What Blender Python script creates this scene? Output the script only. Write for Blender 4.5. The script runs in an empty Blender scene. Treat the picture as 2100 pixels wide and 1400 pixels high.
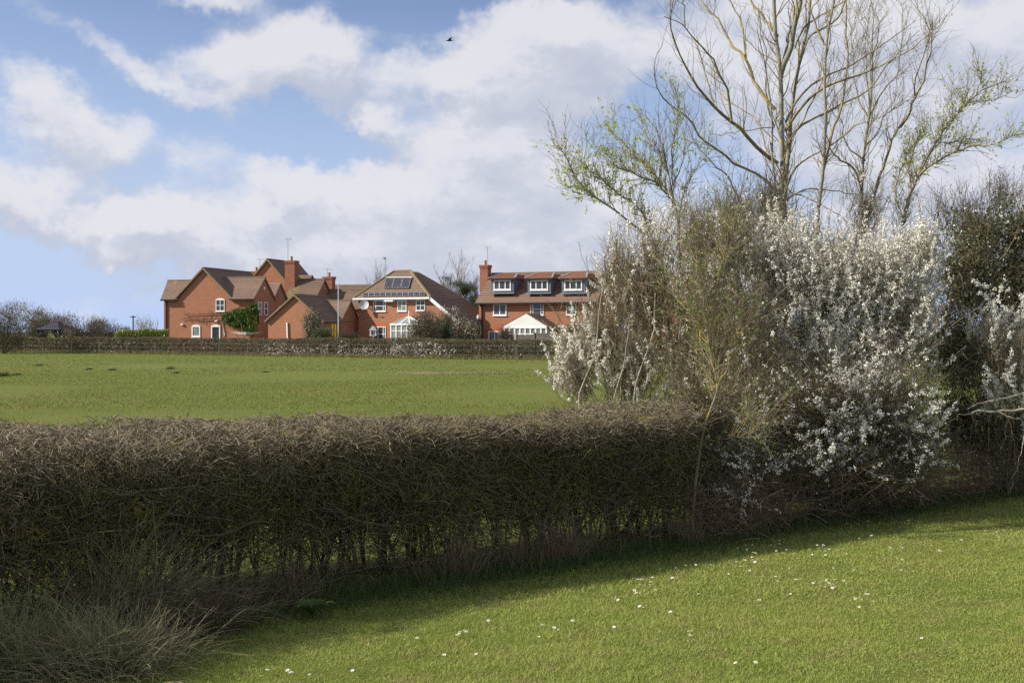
import bpy, math
import numpy as np
from mathutils import Vector
R = math.radians
SC = bpy.context.scene
COL = SC.collection
# ------------------------------------------------------------------ camera, world, sun
F = 2500.0            # focal length in photo pixels (2100 wide)
EYE = 1.9
HOR = 680.0
cam = bpy.data.cameras.new('camera'); camo = bpy.data.objects.new('camera', cam); COL.objects.link(camo)
cam.sensor_width = 36.0; cam.lens = F/2100.0*36.0
cam.shift_y = -20.0/2100.0
cam.clip_start = 0.1; cam.clip_end = 4000
camo.location = (0, 0, EYE); camo.rotation_euler = (R(90), 0, 0)
SC.camera = camo
SUN_A = 7.0; SUN_E = 33.0                      # sun to the left, slightly towards the camera side
sun = bpy.data.lights.new('sun', 'SUN'); suno = bpy.data.objects.new('sun', sun); COL.objects.link(suno)
sun.energy = 5.0; sun.angle = R(0.55); sun.color = (1.0, 0.93, 0.82)
to_sun = Vector((-math.cos(R(SUN_A))*math.cos(R(SUN_E)), -math.sin(R(SUN_A))*math.cos(R(SUN_E)), math.sin(R(SUN_E))))
suno.rotation_euler = to_sun.to_track_quat('Z', 'Y').to_euler()
SC.view_settings.view_transform = 'Standard'; SC.view_settings.look = 'None'
SC.view_settings.exposure = 0.55; SC.view_settings.gamma = 1.0
SC.cycles.max_bounces = 6; SC.cycles.diffuse_bounces = 3; SC.cycles.transparent_max_bounces = 8
SC.cycles.use_denoising = False

def nd(nt, typ, **kw):
    n = nt.nodes.new(typ)
    for k, v in kw.items():
        setattr(n, k, v)
    return n
def setin(nt, sock, v):
    if isinstance(v, bpy.types.NodeSocket): nt.links.new(v, sock)
    else: sock.default_value = v
def mth(nt, op, a, b=None, c=None, clamp=False):
    n = nd(nt, 'ShaderNodeMath', operation=op, use_clamp=clamp)
    setin(nt, n.inputs[0], a)
    if b is not None: setin(nt, n.inputs[1], b)
    if c is not None: setin(nt, n.inputs[2], c)
    return n.outputs[0]
def vmth(nt, op, a, b=None, out=0, scale=None):
    n = nd(nt, 'ShaderNodeVectorMath', operation=op)
    setin(nt, n.inputs[0], a)
    if b is not None: setin(nt, n.inputs[1], b)
    if scale is not None: setin(nt, n.inputs['Scale'], scale)
    return n.outputs[out]
def mixc(nt, f, a, b, blend='MIX'):
    n = nd(nt, 'ShaderNodeMix', data_type='RGBA', blend_type=blend)
    setin(nt, n.inputs[0], f); setin(nt, n.inputs[6], a); setin(nt, n.inputs[7], b)
    return n.outputs[2]
def rng_map(nt, v, a, b, c, d, smooth=False):
    n = nd(nt, 'ShaderNodeMapRange')
    if smooth: n.interpolation_type = 'SMOOTHSTEP'
    setin(nt, n.inputs[0], v)
    for i, x in zip((1, 2, 3, 4), (a, b, c, d)): n.inputs[i].default_value = x
    return n.outputs[0]
def noise(nt, vec, scale, detail=4, rough=0.5, dist=0.0, out=0, dims='3D'):
    n = nd(nt, 'ShaderNodeTexNoise', noise_dimensions=dims)
    n.inputs['Scale'].default_value = scale; n.inputs['Detail'].default_value = detail
    n.inputs['Roughness'].default_value = rough; n.inputs['Distortion'].default_value = dist
    if vec is not None: nt.links.new(vec, n.inputs['Vector'])
    return n.outputs[out]

world = bpy.data.worlds.new('World'); SC.world = world; world.use_nodes = True
world.cycles.sampling_method = 'NONE'
# clouds: (centre x, centre y, half width, half height, tilt, weight) as angles on the sky, written in 1/2500 rad
CL = [(270,122,190,34,27,.75),(455,150,125,72,0,.8),(570,105,110,80,0,.75),(640,95,75,75,10,.7),(740,150,95,85,25,.7),
      (500,215,75,38,0,.55),(752,243,92,44,0,.85),(930,160,125,58,0,.95),(1060,120,140,95,0,.9),(1220,110,190,110,0,.85),
      (960,60,80,40,0,.3),(1130,25,120,45,0,.4),(1560,120,300,190,0,.75),(1950,200,330,260,0,.8),(60,150,75,45,30,.45),(110,215,110,60,25,.5),
      (160,290,150,60,15,.5),(280,255,42,28,0,.45),(70,390,210,52,0,.85),(60,445,220,45,0,.85),(260,465,170,45,0,.7),
      (430,320,110,52,0,.5),(600,340,90,48,15,.8),(560,400,120,55,0,.8),(370,450,170,62,0,.75),(235,527,75,28,0,.95),
      (720,420,170,75,0,.85),(900,340,210,115,-10,.85),(1090,290,210,130,0,.9),(1000,440,330,95,0,.85),(640,510,420,38,0,.75),
      (1160,470,260,120,0,.75),(620,570,330,45,0,.6),(1050,560,330,60,0,.75),(1400,600,300,50,0,.7),(1900,80,330,120,0,.5),(1980,420,260,120,0,.5),(420,-10,90,22,0,.7),(1700,420,380,170,0,.6),(1500,560,420,50,0,.5),
      (1330,235,110,62,-15,-.75),(615,262,140,44,8,-.8),(90,560,150,50,0,-.35),(300,335,60,45,0,-.35),(880,20,110,30,0,-.35),
      (130,90,60,40,0,-.2),(1650,400,110,60,0,-.5)]
g = bpy.data.node_groups.new('CloudField', 'ShaderNodeTree')
g.interface.new_socket('P', in_out='INPUT', socket_type='NodeSocketVector')
g.interface.new_socket('D', in_out='OUTPUT', socket_type='NodeSocketFloat')
gi = nd(g, 'NodeGroupInput'); go = nd(g, 'NodeGroupOutput')
P0 = gi.outputs[0]
wrp = noise(g, P0, 16.0, 4, 0.72, 0, 1)
wrp = vmth(g, 'SUBTRACT', wrp, (0.5, 0.5, 0.5))
P1 = vmth(g, 'ADD', P0, vmth(g, 'MULTIPLY', wrp, (0.09, 0.06, 0)))
V = vmth(g, 'MULTIPLY', P1, (1, 1, 0))      # x, y = direction, z = running sum, so each cloud waits for the one before
for (cx, cy, rx, ry, an, w) in CL:
    a = math.atan((cx-1050)/F); e = math.atan((HOR-cy)/F*math.cos(a))
    mp = nd(g, 'ShaderNodeMapping', vector_type='TEXTURE')
    mp.inputs['Location'].default_value = (a, e, 0); mp.inputs['Rotation'].default_value = (0, 0, -R(an))
    mp.inputs['Scale'].default_value = (rx/F*1.25, ry/F*1.25, 1e6)
    g.links.new(V, mp.inputs['Vector'])
    L = vmth(g, 'LENGTH', mp.outputs[0], out=1)
    f = rng_map(g, L, 0.1, 1.3, w*.85, 0.0, True)
    cz = nd(g, 'ShaderNodeCombineXYZ'); g.links.new(f, cz.inputs[2])
    V = vmth(g, 'ADD', V, cz.outputs[0])
sz = nd(g, 'ShaderNodeSeparateXYZ'); g.links.new(V, sz.inputs[0]); tot = sz.outputs[2]
# weight of general cloud elsewhere in the sky
away = rng_map(g, vmth(g, 'LENGTH', vmth(g, 'SUBTRACT', P0, (0.0, 0.1, 0)), out=1), 0.45, 0.8, 0.0, 0.55, True)
stretch = nd(g, 'ShaderNodeMapping'); stretch.inputs['Scale'].default_value = (1.0, 1.7, 1); g.links.new(P0, stretch.inputs['Vector'])
n1 = noise(g, stretch.outputs[0], 7.0, 5, 0.62, 0.0)
tot = mth(g, 'MINIMUM', mth(g, 'ADD', tot, away), 1.25)
tot = mth(g, 'ADD', tot, mth(g, 'MULTIPLY', mth(g, 'SUBTRACT', n1, 0.5), 2.3))
g.links.new(tot, go.inputs[0])

nt = world.node_tree; nt.nodes.clear()
tc = nd(nt, 'ShaderNodeTexCoord')
sep = nd(nt, 'ShaderNodeSeparateXYZ'); nt.links.new(tc.outputs['Generated'], sep.inputs[0])
az = mth(nt, 'ARCTAN2', sep.outputs[0], sep.outputs[1])
el = mth(nt, 'ARCSINE', sep.outputs[2])
cmb = nd(nt, 'ShaderNodeCombineXYZ'); nt.links.new(az, cmb.inputs[0]); nt.links.new(el, cmb.inputs[1])
Pd = cmb.outputs[0]
def cf(vec):
    n = nd(nt, 'ShaderNodeGroup'); n.node_tree = g; nt.links.new(vec, n.inputs[0]); return n.outputs[0]
D0 = cf(Pd)
D1 = cf(vmth(nt, 'ADD', Pd, (-0.010, 0.022, 0)))
mask = rng_map(nt, D0, 0.04, 0.92, 0.0, 1.0, True)
lit = mth(nt, 'SUBTRACT', D0, D1)
thick = rng_map(nt, D1, 0.5, 1.5, 0.0, 1.0, True)
b = mth(nt, 'ADD', 0.60, mth(nt, 'MULTIPLY', lit, 0.85))
b = mth(nt, 'SUBTRACT', b, mth(nt, 'MULTIPLY', thick, 0.15), clamp=True)
cr = nd(nt, 'ShaderNodeValToRGB'); nt.links.new(b, cr.inputs[0])
CR = cr.color_ramp
CR.elements[0].position = 0.15; CR.elements[0].color = (0.57, 0.61, 0.72, 1)
CR.elements[1].position = 0.95; CR.elements[1].color = (0.84, 0.84, 0.88, 1)
e = CR.elements.new(0.45); e.color = (0.66, 0.685, 0.78, 1)
e = CR.elements.new(0.68); e.color = (0.775, 0.785, 0.86, 1)
sky = nd(nt, 'ShaderNodeTexSky'); sky.sky_type = 'NISHITA'; sky.sun_disc = False
sky.sun_elevation = R(SUN_E); sky.sun_rotation = math.atan2(to_sun.x, to_sun.y)
sky.altitude = 50; sky.air_density = 1.0; sky.dust_density = 0.6; sky.ozone_density = 1.0
SKYK = 0.10
hz = rng_map(nt, el, 0.0, 0.26, 1.0, 0.0, False)
skyc = mixc(nt, hz, vmth(nt, 'MULTIPLY', sky.outputs[0], (1.04, 1.0, 1.15)), (4.5, 5.7, 8.4, 1))
cloudc = vmth(nt, 'SCALE', cr.outputs[0], scale=1.0/SKYK*0.84)
fin = mixc(nt, mth(nt, 'MULTIPLY', mask, 0.93), skyc, cloudc)
bg = nd(nt, 'ShaderNodeBackground'); bg.inputs['Strength'].default_value = SKYK*0.77
nt.links.new(fin, bg.inputs['Color'])
wo = nd(nt, 'ShaderNodeOutputWorld'); nt.links.new(bg.outputs[0], wo.inputs[0])

# ------------------------------------------------------------------ helpers
def W(px, py, Y):
    return np.array([(px-1050.0)/F*Y, Y, EYE-(py-HOR)/F*Y])
def ground(px, py):
    Y = EYE*F/(py-HOR); return np.array([(px-1050.0)/F*Y, Y, 0.0])
def G(seed): return np.random.default_rng(seed)

def mkmesh(name, V, faces, mats, uv=None, smooth=False, midx=None):
    """faces: list of int arrays (m,k)"""
    me = bpy.data.meshes.new(name)
    V = np.asarray(V, dtype=np.float32).reshape(-1, 3)
    faces = [np.asarray(f, dtype=np.int32) for f in faces if len(f)]
    loops = np.concatenate([f.ravel() for f in faces]); tots = np.concatenate([np.full(len(f), f.shape[1], np.int32) for f in faces])
    starts = np.concatenate([[0], np.cumsum(tots)[:-1]]).astype(np.int32)
    me.vertices.add(len(V)); me.vertices.foreach_set('co', V.ravel())
    me.loops.add(len(loops)); me.loops.foreach_set('vertex_index', loops)
    me.polygons.add(len(tots)); me.polygons.foreach_set('loop_start', starts); me.polygons.foreach_set('loop_total', tots)
    if midx is not None: me.polygons.foreach_set('material_index', np.asarray(midx, dtype=np.int32))
    if uv is not None:
        l = me.uv_layers.new(name='uv'); l.data.foreach_set('uv', np.asarray(uv, dtype=np.float32).ravel())
    for m in (mats if isinstance(mats, (list, tuple)) else [mats]): me.materials.append(m)
    me.update(calc_edges=True)
    me.polygons.foreach_set('use_smooth', np.full(len(tots), bool(smooth)))
    return me
def link(name, me, parent=None, loc=None):
    o = bpy.data.objects.new(name, me); COL.objects.link(o)
    if parent is not None: o.parent = parent
    if loc is not None: o.location = loc
    return o
def tag(o, label=None, cat=None, group=None, kind=None):
    if label: o['label'] = label
    if cat: o['category'] = cat
    if group: o['group'] = group
    if kind: o['kind'] = kind
    return o
def thing(name, label, cat, loc=(0, 0, 0), rz=0.0, group=None):
    o = bpy.data.objects.new(name, None); o.empty_display_size = 0.2; COL.objects.link(o)
    o.location = loc; o.rotation_euler = (0, 0, rz)
    return tag(o, label, cat, group)

class Geo:      # merged organic geometry, origin-relative
    def __init__(s): s.V = []; s.F = {}; s.n = 0
    def add(s, V, Fs):
        V = V.reshape(-1, 3)
        for f in Fs: s.F.setdefault(f.shape[1], []).append(f+s.n)
        s.V.append(V); s.n += len(V)
    def build(s, name, mat, parent=None, smooth=False, origin=None):
        if s.n == 0: return None
        V = np.concatenate(s.V)
        if origin is not None: V = V-np.asarray(origin)
        me = mkmesh(name, V, [np.concatenate(f) for f in s.F.values()], mat, smooth=smooth)
        return link(name, me, parent)

def unit(v): return v/np.maximum(np.linalg.norm(v, axis=-1, keepdims=True), 1e-9)
def tubes(geo, P, Rr, S=3):
    """P (N,K,3) polylines, Rr (N,K) radii"""
    P = np.asarray(P, float); N, K, _ = P.shape
    if N == 0: return
    T = np.empty_like(P); T[:, 1:-1] = P[:, 2:]-P[:, :-2]; T[:, 0] = P[:, 1]-P[:, 0]; T[:, -1] = P[:, -1]-P[:, -2]
    T = unit(T)
    ref = np.where(np.abs(T[:, :1, 2:3]) < 0.8, np.array([0, 0, 1.0]), np.array([1.0, 0, 0]))
    A = unit(np.cross(T, np.broadcast_to(ref, T.shape))); B = np.cross(T, A)
    ang = np.arange(S)/S*2*np.pi
    V = P[:, :, None]+Rr[:, :, None, None]*(A[:, :, None]*np.cos(ang)[None, None, :, None]+B[:, :, None]*np.sin(ang)[None, None, :, None])
    base = (np.arange(N)*K*S)[:, None, None]; k = (np.arange(K-1)*S)[None, :, None]; j = np.arange(S)[None, None, :]; j2 = (j+1) % S
    f = np.stack([base+k+j, base+k+j2, base+k+S+j2, base+k+S+j], -1).reshape(-1, 4)
    geo.add(V, [f])
def leaves(geo, C, size, rg, up=0.0, aspect=0.6, nrm=None):
    """rhombic leaves: 4 verts each"""
    N = len(C)
    if N == 0: return
    a = unit(rg.normal(size=(N, 3))+np.array([0, 0, up])) if nrm is None else nrm
    b = unit(np.cross(a, rg.normal(size=(N, 3))))
    s = (np.asarray(size)*np.ones(N))[:, None]
    V = np.stack([C-a*s*0.5, C+b*s*aspect*0.5, C+a*s*0.5, C-b*s*aspect*0.5], 1)
    geo.add(V, [np.arange(N*4).reshape(N, 4)])
def petals(geo, C, size, rg):
    """small hexagonal blossoms, random facing"""
    N = len(C)
    if N == 0: return
    n = unit(rg.normal(size=(N, 3))+np.array([-0.2, -0.5, 0.4]))
    a = unit(np.cross(n, rg.normal(size=(N, 3)))); b = np.cross(n, a)
    s = (np.asarray(size)*np.ones(N))[:, None, None]
    ang = np.arange(5)/5*2*np.pi
    V = C[:, None]+s*(a[:, None]*np.cos(ang)[None, :, None]+b[:, None]*np.sin(ang)[None, :, None])
    geo.add(V, [np.arange(N*5).reshape(N, 5)])
def resample(pts, K):
    pts = np.asarray(pts, float)
    d = np.concatenate([[0], np.cumsum(np.linalg.norm(np.diff(pts, axis=0), axis=1))])
    # smooth through the points (Catmull-Rom)
    Q = np.vstack([2*pts[0]-pts[1], pts, 2*pts[-1]-pts[-2]])
    t = np.linspace(0, d[-1], K); out = []
    for x in t:
        i = min(max(np.searchsorted(d, x, side='right')-1, 0), len(pts)-2); u = (x-d[i])/max(d[i+1]-d[i], 1e-9)
        p0, p1, p2, p3 = Q[i], Q[i+1], Q[i+2], Q[i+3]
        out.append(0.5*((2*p1)+(-p0+p2)*u+(2*p0-5*p1+4*p2-p3)*u*u+(-p0+3*p1-3*p2+p3)*u**3))
    return np.array(out)
def wander(start, dirs, length, K, rg, wob=0.25, up=0.0):
    """vectorised growth: start (N,3), dirs (N,3), length (N,)"""
    N = len(start); P = np.empty((N, K, 3)); P[:, 0] = start; d = unit(dirs); st = (length/(K-1))[:, None]
    for k in range(1, K):
        d = unit(d+rg.normal(size=(N, 3))*wob+np.array([0, 0, up]))
        P[:, k] = P[:, k-1]+d*st
    return P
def sprout(P, Rr, n, rg, lo=0.15, hi=1.0, ang=0.9, lenr=(0.3, 0.7), K=6, wob=0.2, up=0.12, rs=0.55, rmin=0.002, upb=0.25, lenabs=None):
    """children growing from parent polylines"""
    N, Kp, _ = P.shape
    seglen = np.linalg.norm(np.diff(P, axis=1), axis=2).sum(1)
    i = rg.choice(N, n, p=seglen/seglen.sum()); t = rg.uniform(lo, hi, n)*(Kp-1.001); k = t.astype(int); u = (t-k)[:, None]
    p = P[i, k]*(1-u)+P[i, k+1]*u; T = unit(P[i, k+1]-P[i, k])
    r = Rr[i, k]*(1-u[:, 0])+Rr[i, k+1]*u[:, 0]
    side = unit(np.cross(T, rg.normal(size=(n, 3))))
    d = unit(T*np.cos(ang)+side*np.sin(ang)+np.array([0, 0, upb]))
    L = seglen[i]*rg.uniform(lenr[0], lenr[1], n) if lenabs is None else rg.uniform(lenabs[0], lenabs[1], n)
    C = wander(p, d, L, K, rg, wob, up)
    r0 = np.maximum(r*rs, rmin)
    RR = r0[:, None]*np.linspace(1, 0.45, K)[None]
    return C, RR
def fieldnoise(p, s, seed):
    rg = G(seed); v = 0
    for a in range(5):
        k = rg.normal(size=3)*s*(1.5**a); v = v+np.sin(p@k+rg.uniform(0, 6.28))/(1.3**a)
    return v/3.0

# ------------------------------------------------------------------ materials
MATS = {}
def mat(name, c1, c2=None, scale=4.0, rough=0.8, spec=0.3, island=0.0, bump=0.0, c3=None, th3=(0.6, 0.7), s3=None, detail=4, obj=True, transl=0.0, metal=0.0):
    m = bpy.data.materials.new(name); m.use_nodes = True; nt = m.node_tree; nt.nodes.clear()
    o = nd(nt, 'ShaderNodeOutputMaterial'); bs = nd(nt, 'ShaderNodeBsdfPrincipled')
    bs.inputs['Roughness'].default_value = rough; bs.inputs['Specular IOR Level'].default_value = spec; bs.inputs['Metallic'].default_value = metal
    col = (*c1, 1)
    tc = nd(nt, 'ShaderNodeTexCoord'); vec = tc.outputs['Object']
    if c2 is not None:
        f = rng_map(nt, noise(nt, vec, scale, detail, 0.6), 0.3, 0.7, 0, 1)
        if island > 0:
            geo = nd(nt, 'ShaderNodeNewGeometry')
            f = mth(nt, 'ADD', mth(nt, 'MULTIPLY', f, 1-island), mth(nt, 'MULTIPLY', geo.outputs['Random Per Island'], island))
        col = mixc(nt, f, (*c1, 1), (*c2, 1))
    if c3 is not None:
        f3 = rng_map(nt, noise(nt, vec, s3 or scale*2.3, 5, 0.65), th3[0], th3[1], 0, 1)
        col = mixc(nt, f3, col, (*c3, 1))
    setin(nt, bs.inputs['Base Color'], col)
    if bump > 0:
        bn = nd(nt, 'ShaderNodeBump'); bn.inputs['Strength'].default_value = bump; bn.inputs['Distance'].default_value = 0.02
        nt.links.new(noise(nt, vec, scale*6, 6, 0.65), bn.inputs['Height']); nt.links.new(bn.outputs[0], bs.inputs['Normal'])
    if transl > 0:
        tr = nd(nt, 'ShaderNodeBsdfTranslucent'); setin(nt, tr.inputs['Color'], col)
        mx = nd(nt, 'ShaderNodeMixShader'); mx.inputs[0].default_value = transl
        nt.links.new(bs.outputs[0], mx.inputs[1]); nt.links.new(tr.outputs[0], mx.inputs[2]); nt.links.new(mx.outputs[0], o.inputs[0])
    else: nt.links.new(bs.outputs[0], o.inputs[0])
    MATS[name] = m
    return m
M_white = mat('white_paint', (.72, .73, .74), (.80, .80, .80), 2.0, 0.45)
M_glass = mat('window_glass', (.02, .025, .03), (.07, .08, .09), 0.7, 0.06, 0.6)
M_glassl = mat('curtained_glass', (.10, .11, .12), (.30, .30, .29), 1.3, 0.15, 0.5)
M_lead = mat('lead_cheek', (.10, .12, .15), (.15, .17, .20), 1.5, 0.6)
M_gutter = mat('black_plastic', (.015, .015, .017), (.03, .03, .03), 3, 0.5)
M_metal = mat('grey_metal', (.25, .25, .26), (.4, .4, .4), 3, 0.45, metal=0.5)
M_pot = mat('terracotta', (.38, .13, .06), (.30, .10, .05), 5, 0.8)
M_solar = mat('solar_glass', (.012, .014, .022), (.03, .035, .05), 2, 0.18, 0.5)
M_fence = mat('fence_wood', (.06, .055, .05), (.11, .10, .09), 2.5, 0.9, bump=.3)
M_post = mat('weathered_post', (.26, .23, .18), (.16, .14, .11), 8, 0.9)
M_render = mat('white_board', (.78, .78, .77), (.70, .70, .68), 1.0, 0.6)
M_yellow = mat('yellow_paint', (.65, .45, .02), (.5, .35, .02), 6, 0.6)

def brick_mat(name, a, b, dark, streak):
    m = bpy.data.materials.new(name); m.use_nodes = True; nt = m.node_tree
    bs = nt.nodes['Principled BSDF']; bs.inputs['Roughness'].default_value = 0.9; bs.inputs['Specular IOR Level'].default_value = 0.2
    tc = nd(nt, 'ShaderNodeTexCoord'); s = nd(nt, 'ShaderNodeSeparateXYZ'); nt.links.new(tc.outputs['Object'], s.inputs[0])
    cb = nd(nt, 'ShaderNodeCombineXYZ'); nt.links.new(mth(nt, 'ADD', s.outputs[0], s.outputs[1]), cb.inputs[0]); nt.links.new(s.outputs[2], cb.inputs[1])
    bt = nd(nt, 'ShaderNodeTexBrick'); nt.links.new(cb.outputs[0], bt.inputs['Vector'])
    bt.inputs['Scale'].default_value = 1.0; bt.inputs['Brick Width'].default_value = 0.225; bt.inputs['Row Height'].default_value = 0.075
    bt.inputs['Mortar Size'].default_value = 0.008; bt.inputs['Bias'].default_value = 0.1
    bt.inputs['Color1'].default_value = (*a, 1); bt.inputs['Color2'].default_value = (*b, 1); bt.inputs['Mortar'].default_value = (.34, .24, .18, 1)
    # stretched bands of firing colour
    mp = nd(nt, 'ShaderNodeMapping'); mp.inputs['Scale'].default_value = (0.6, 0.6, 3.5); nt.links.new(tc.outputs['Object'], mp.inputs['Vector'])
    f = rng_map(nt, noise(nt, mp.outputs[0], 1.6, 6, 0.7), 0.38, 0.68, 0, 1)
    c = mixc(nt, mth(nt, 'MULTIPLY', f, streak), bt.outputs[0], (*dark, 1))
    f2 = rng_map(nt, noise(nt, mp.outputs[0], 9.0, 3, 0.6), 0.45, 0.75, 0, 0.45)
    c = mixc(nt, f2, c, (.30, .12, .06, 1))
    nt.links.new(c, bs.inputs['Base Color'])
    bn = nd(nt, 'ShaderNodeBump'); bn.inputs['Strength'].default_value = 0.4; bn.inputs['Distance'].default_value = 0.01
    nt.links.new(noise(nt, tc.outputs['Object'], 14, 4), bn.inputs['Height']); nt.links.new(bn.outputs[0], bs.inputs['Normal'])
    return m
M_brick = brick_mat('red_brick', (.42, .17, .088), (.34, .134, .072), (.27, .11, .065), .6)
M_brick2 = brick_mat('brown_brick', (.33, .115, .06), (.25, .09, .05), (.16, .07, .045), .6)
M_header = mat('soldier_brick', (.50, .12, .05), (.42, .10, .04), 6, 0.9)

def tile_mat(name, a, b, moss, mossamt):
    m = bpy.data.materials.new(name); m.use_nodes = True; nt = m.node_tree
    bs = nt.nodes['Principled BSDF']; bs.inputs['Roughness'].default_value = 0.85; bs.inputs['Specular IOR Level'].default_value = 0.25
    tc = nd(nt, 'ShaderNodeTexCoord'); geo = nd(nt, 'ShaderNodeNewGeometry')
    uvn = nd(nt, 'ShaderNodeUVMap'); uvn.uv_map = 'uv'
    bt = nd(nt, 'ShaderNodeTexBrick'); nt.links.new(uvn.outputs[0], bt.inputs['Vector'])
    bt.offset = 0.0
    bt.inputs['Scale'].default_value = 1.0; bt.inputs['Brick Width'].default_value = 0.30; bt.inputs['Row Height'].default_value = 0.33
    bt.inputs['Mortar Size'].default_value = 0.035; bt.inputs['Mortar Smooth'].default_value = 1.0
    bt.inputs['Color1'].default_value = (*a, 1); bt.inputs['Color2'].default_value = (*b, 1)
    bt.inputs['Mortar'].default_value = (a[0]*.45, a[1]*.45, a[2]*.45, 1)
    f = rng_map(nt, noise(nt, tc.outputs['Object'], 1.3, 6, 0.7), 0.35, 0.7, 0, 0.7)
    c = mixc(nt, f, bt.outputs[0], (b[0]*.75, b[1]*.8, b[2]*.85, 1))
    c = mixc(nt, mth(nt, 'MULTIPLY', geo.outputs['Random Per Island'], .35), c, (a[0]*1.25, a[1]*1.1, a[2], 1))
    fm = rng_map(nt, noise(nt, tc.outputs['Object'], 1.1, 7, 0.75), 0.72-mossamt, 0.82-mossamt, 0, 1)
    c = mixc(nt, fm, c, (*moss, 1))
    nt.links.new(c, bs.inputs['Base Color'])
    return m
M_tile = tile_mat('brown_tiles', (.23, .16, .12), (.18, .125, .10), (.26, .19, .06), .05)
M_tilered = tile_mat('red_brown_tiles', (.25, .16, .122), (.195, .13, .102), (.42, .27, .07), .03)
M_tilemoss = tile_mat('mossy_tiles', (.19, .13, .10), (.15, .11, .085), (.22, .17, .05), .20)
M_tileor = tile_mat('orange_tiles', (.36, .17, .11), (.29, .14, .095), (.4, .2, .05), .0)
M_verge = mat('verge', (.25, .2, .15), (.18, .15, .1), 3, .9)
M_ridge = mat('lichened_ridge', (.20, .145, .11), (.25, .19, .09), 2.5, .9)

# ------------------------------------------------------------------ ground
def ground_mat():
    m = bpy.data.materials.new('grass_ground'); m.use_nodes = True; nt = m.node_tree
    bs = nt.nodes['Principled BSDF']; bs.inputs['Roughness'].default_value = 0.95; bs.inputs['Specular IOR Level'].default_value = 0.1
    tc = nd(nt, 'ShaderNodeTexCoord'); v = tc.outputs['Object']
    n1 = rng_map(nt, noise(nt, v, .10, 8, .7), .38, .62, 0, 1)
    c = mixc(nt, n1, (.115, .148, .024, 1), (.155, .155, .036, 1))
    n2 = rng_map(nt, noise(nt, v, 3.0, 5, .7), .35, .7, 0, 1)
    c = mixc(nt, mth(nt, 'MULTIPLY', n2, .5), c, (.16, .15, .05, 1))
    n3 = rng_map(nt, noise(nt, v, .8, 4, .6), .45, .62, 0, .7)
    c = mixc(nt, n3, c, (.10, .15, .022, 1))
    n4 = rng_map(nt, noise(nt, v, 30.0, 4, .8), .45, .75, 0, .6)
    c = mixc(nt, n4, c, (.06, .075, .02, 1))
    nt.links.new(c, bs.inputs['Base Color'])
    bn = nd(nt, 'ShaderNodeBump'); bn.inputs['Strength'].default_value = 0.8; bn.inputs['Distance'].default_value = 0.05
    nt.links.new(noise(nt, v, 9, 8, .75), bn.inputs['Height']); nt.links.new(bn.outputs[0], bs.inputs['Normal'])
    return m
M_ground = ground_mat()
S = 1500
gx = np.concatenate([[-S, -500, -200], np.linspace(-80, 80, 81), [200, 500, S]]); gy = np.concatenate([[-S, -300, -60], np.linspace(-10, 150, 81), [300, 700, 2500]])
XX, YY = np.meshgrid(gx, gy, indexing='ij')
ZZ = np.where((np.abs(XX) < 79) & (YY > 25) & (YY < 75), 0.05*np.sin(XX*.31+1)*np.sin(YY*.21), 0.0)
nx, ny = len(gx), len(gy)
idx = np.arange(nx*ny).reshape(nx, ny)
fq = np.stack([idx[:-1, :-1], idx[1:, :-1], idx[1:, 1:], idx[:-1, 1:]], -1).reshape(-1, 4)
go_ = link('ground', mkmesh('ground', np.stack([XX, YY, ZZ], -1), [fq], M_ground, smooth=True)); tag(go_, kind='structure')

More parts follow.
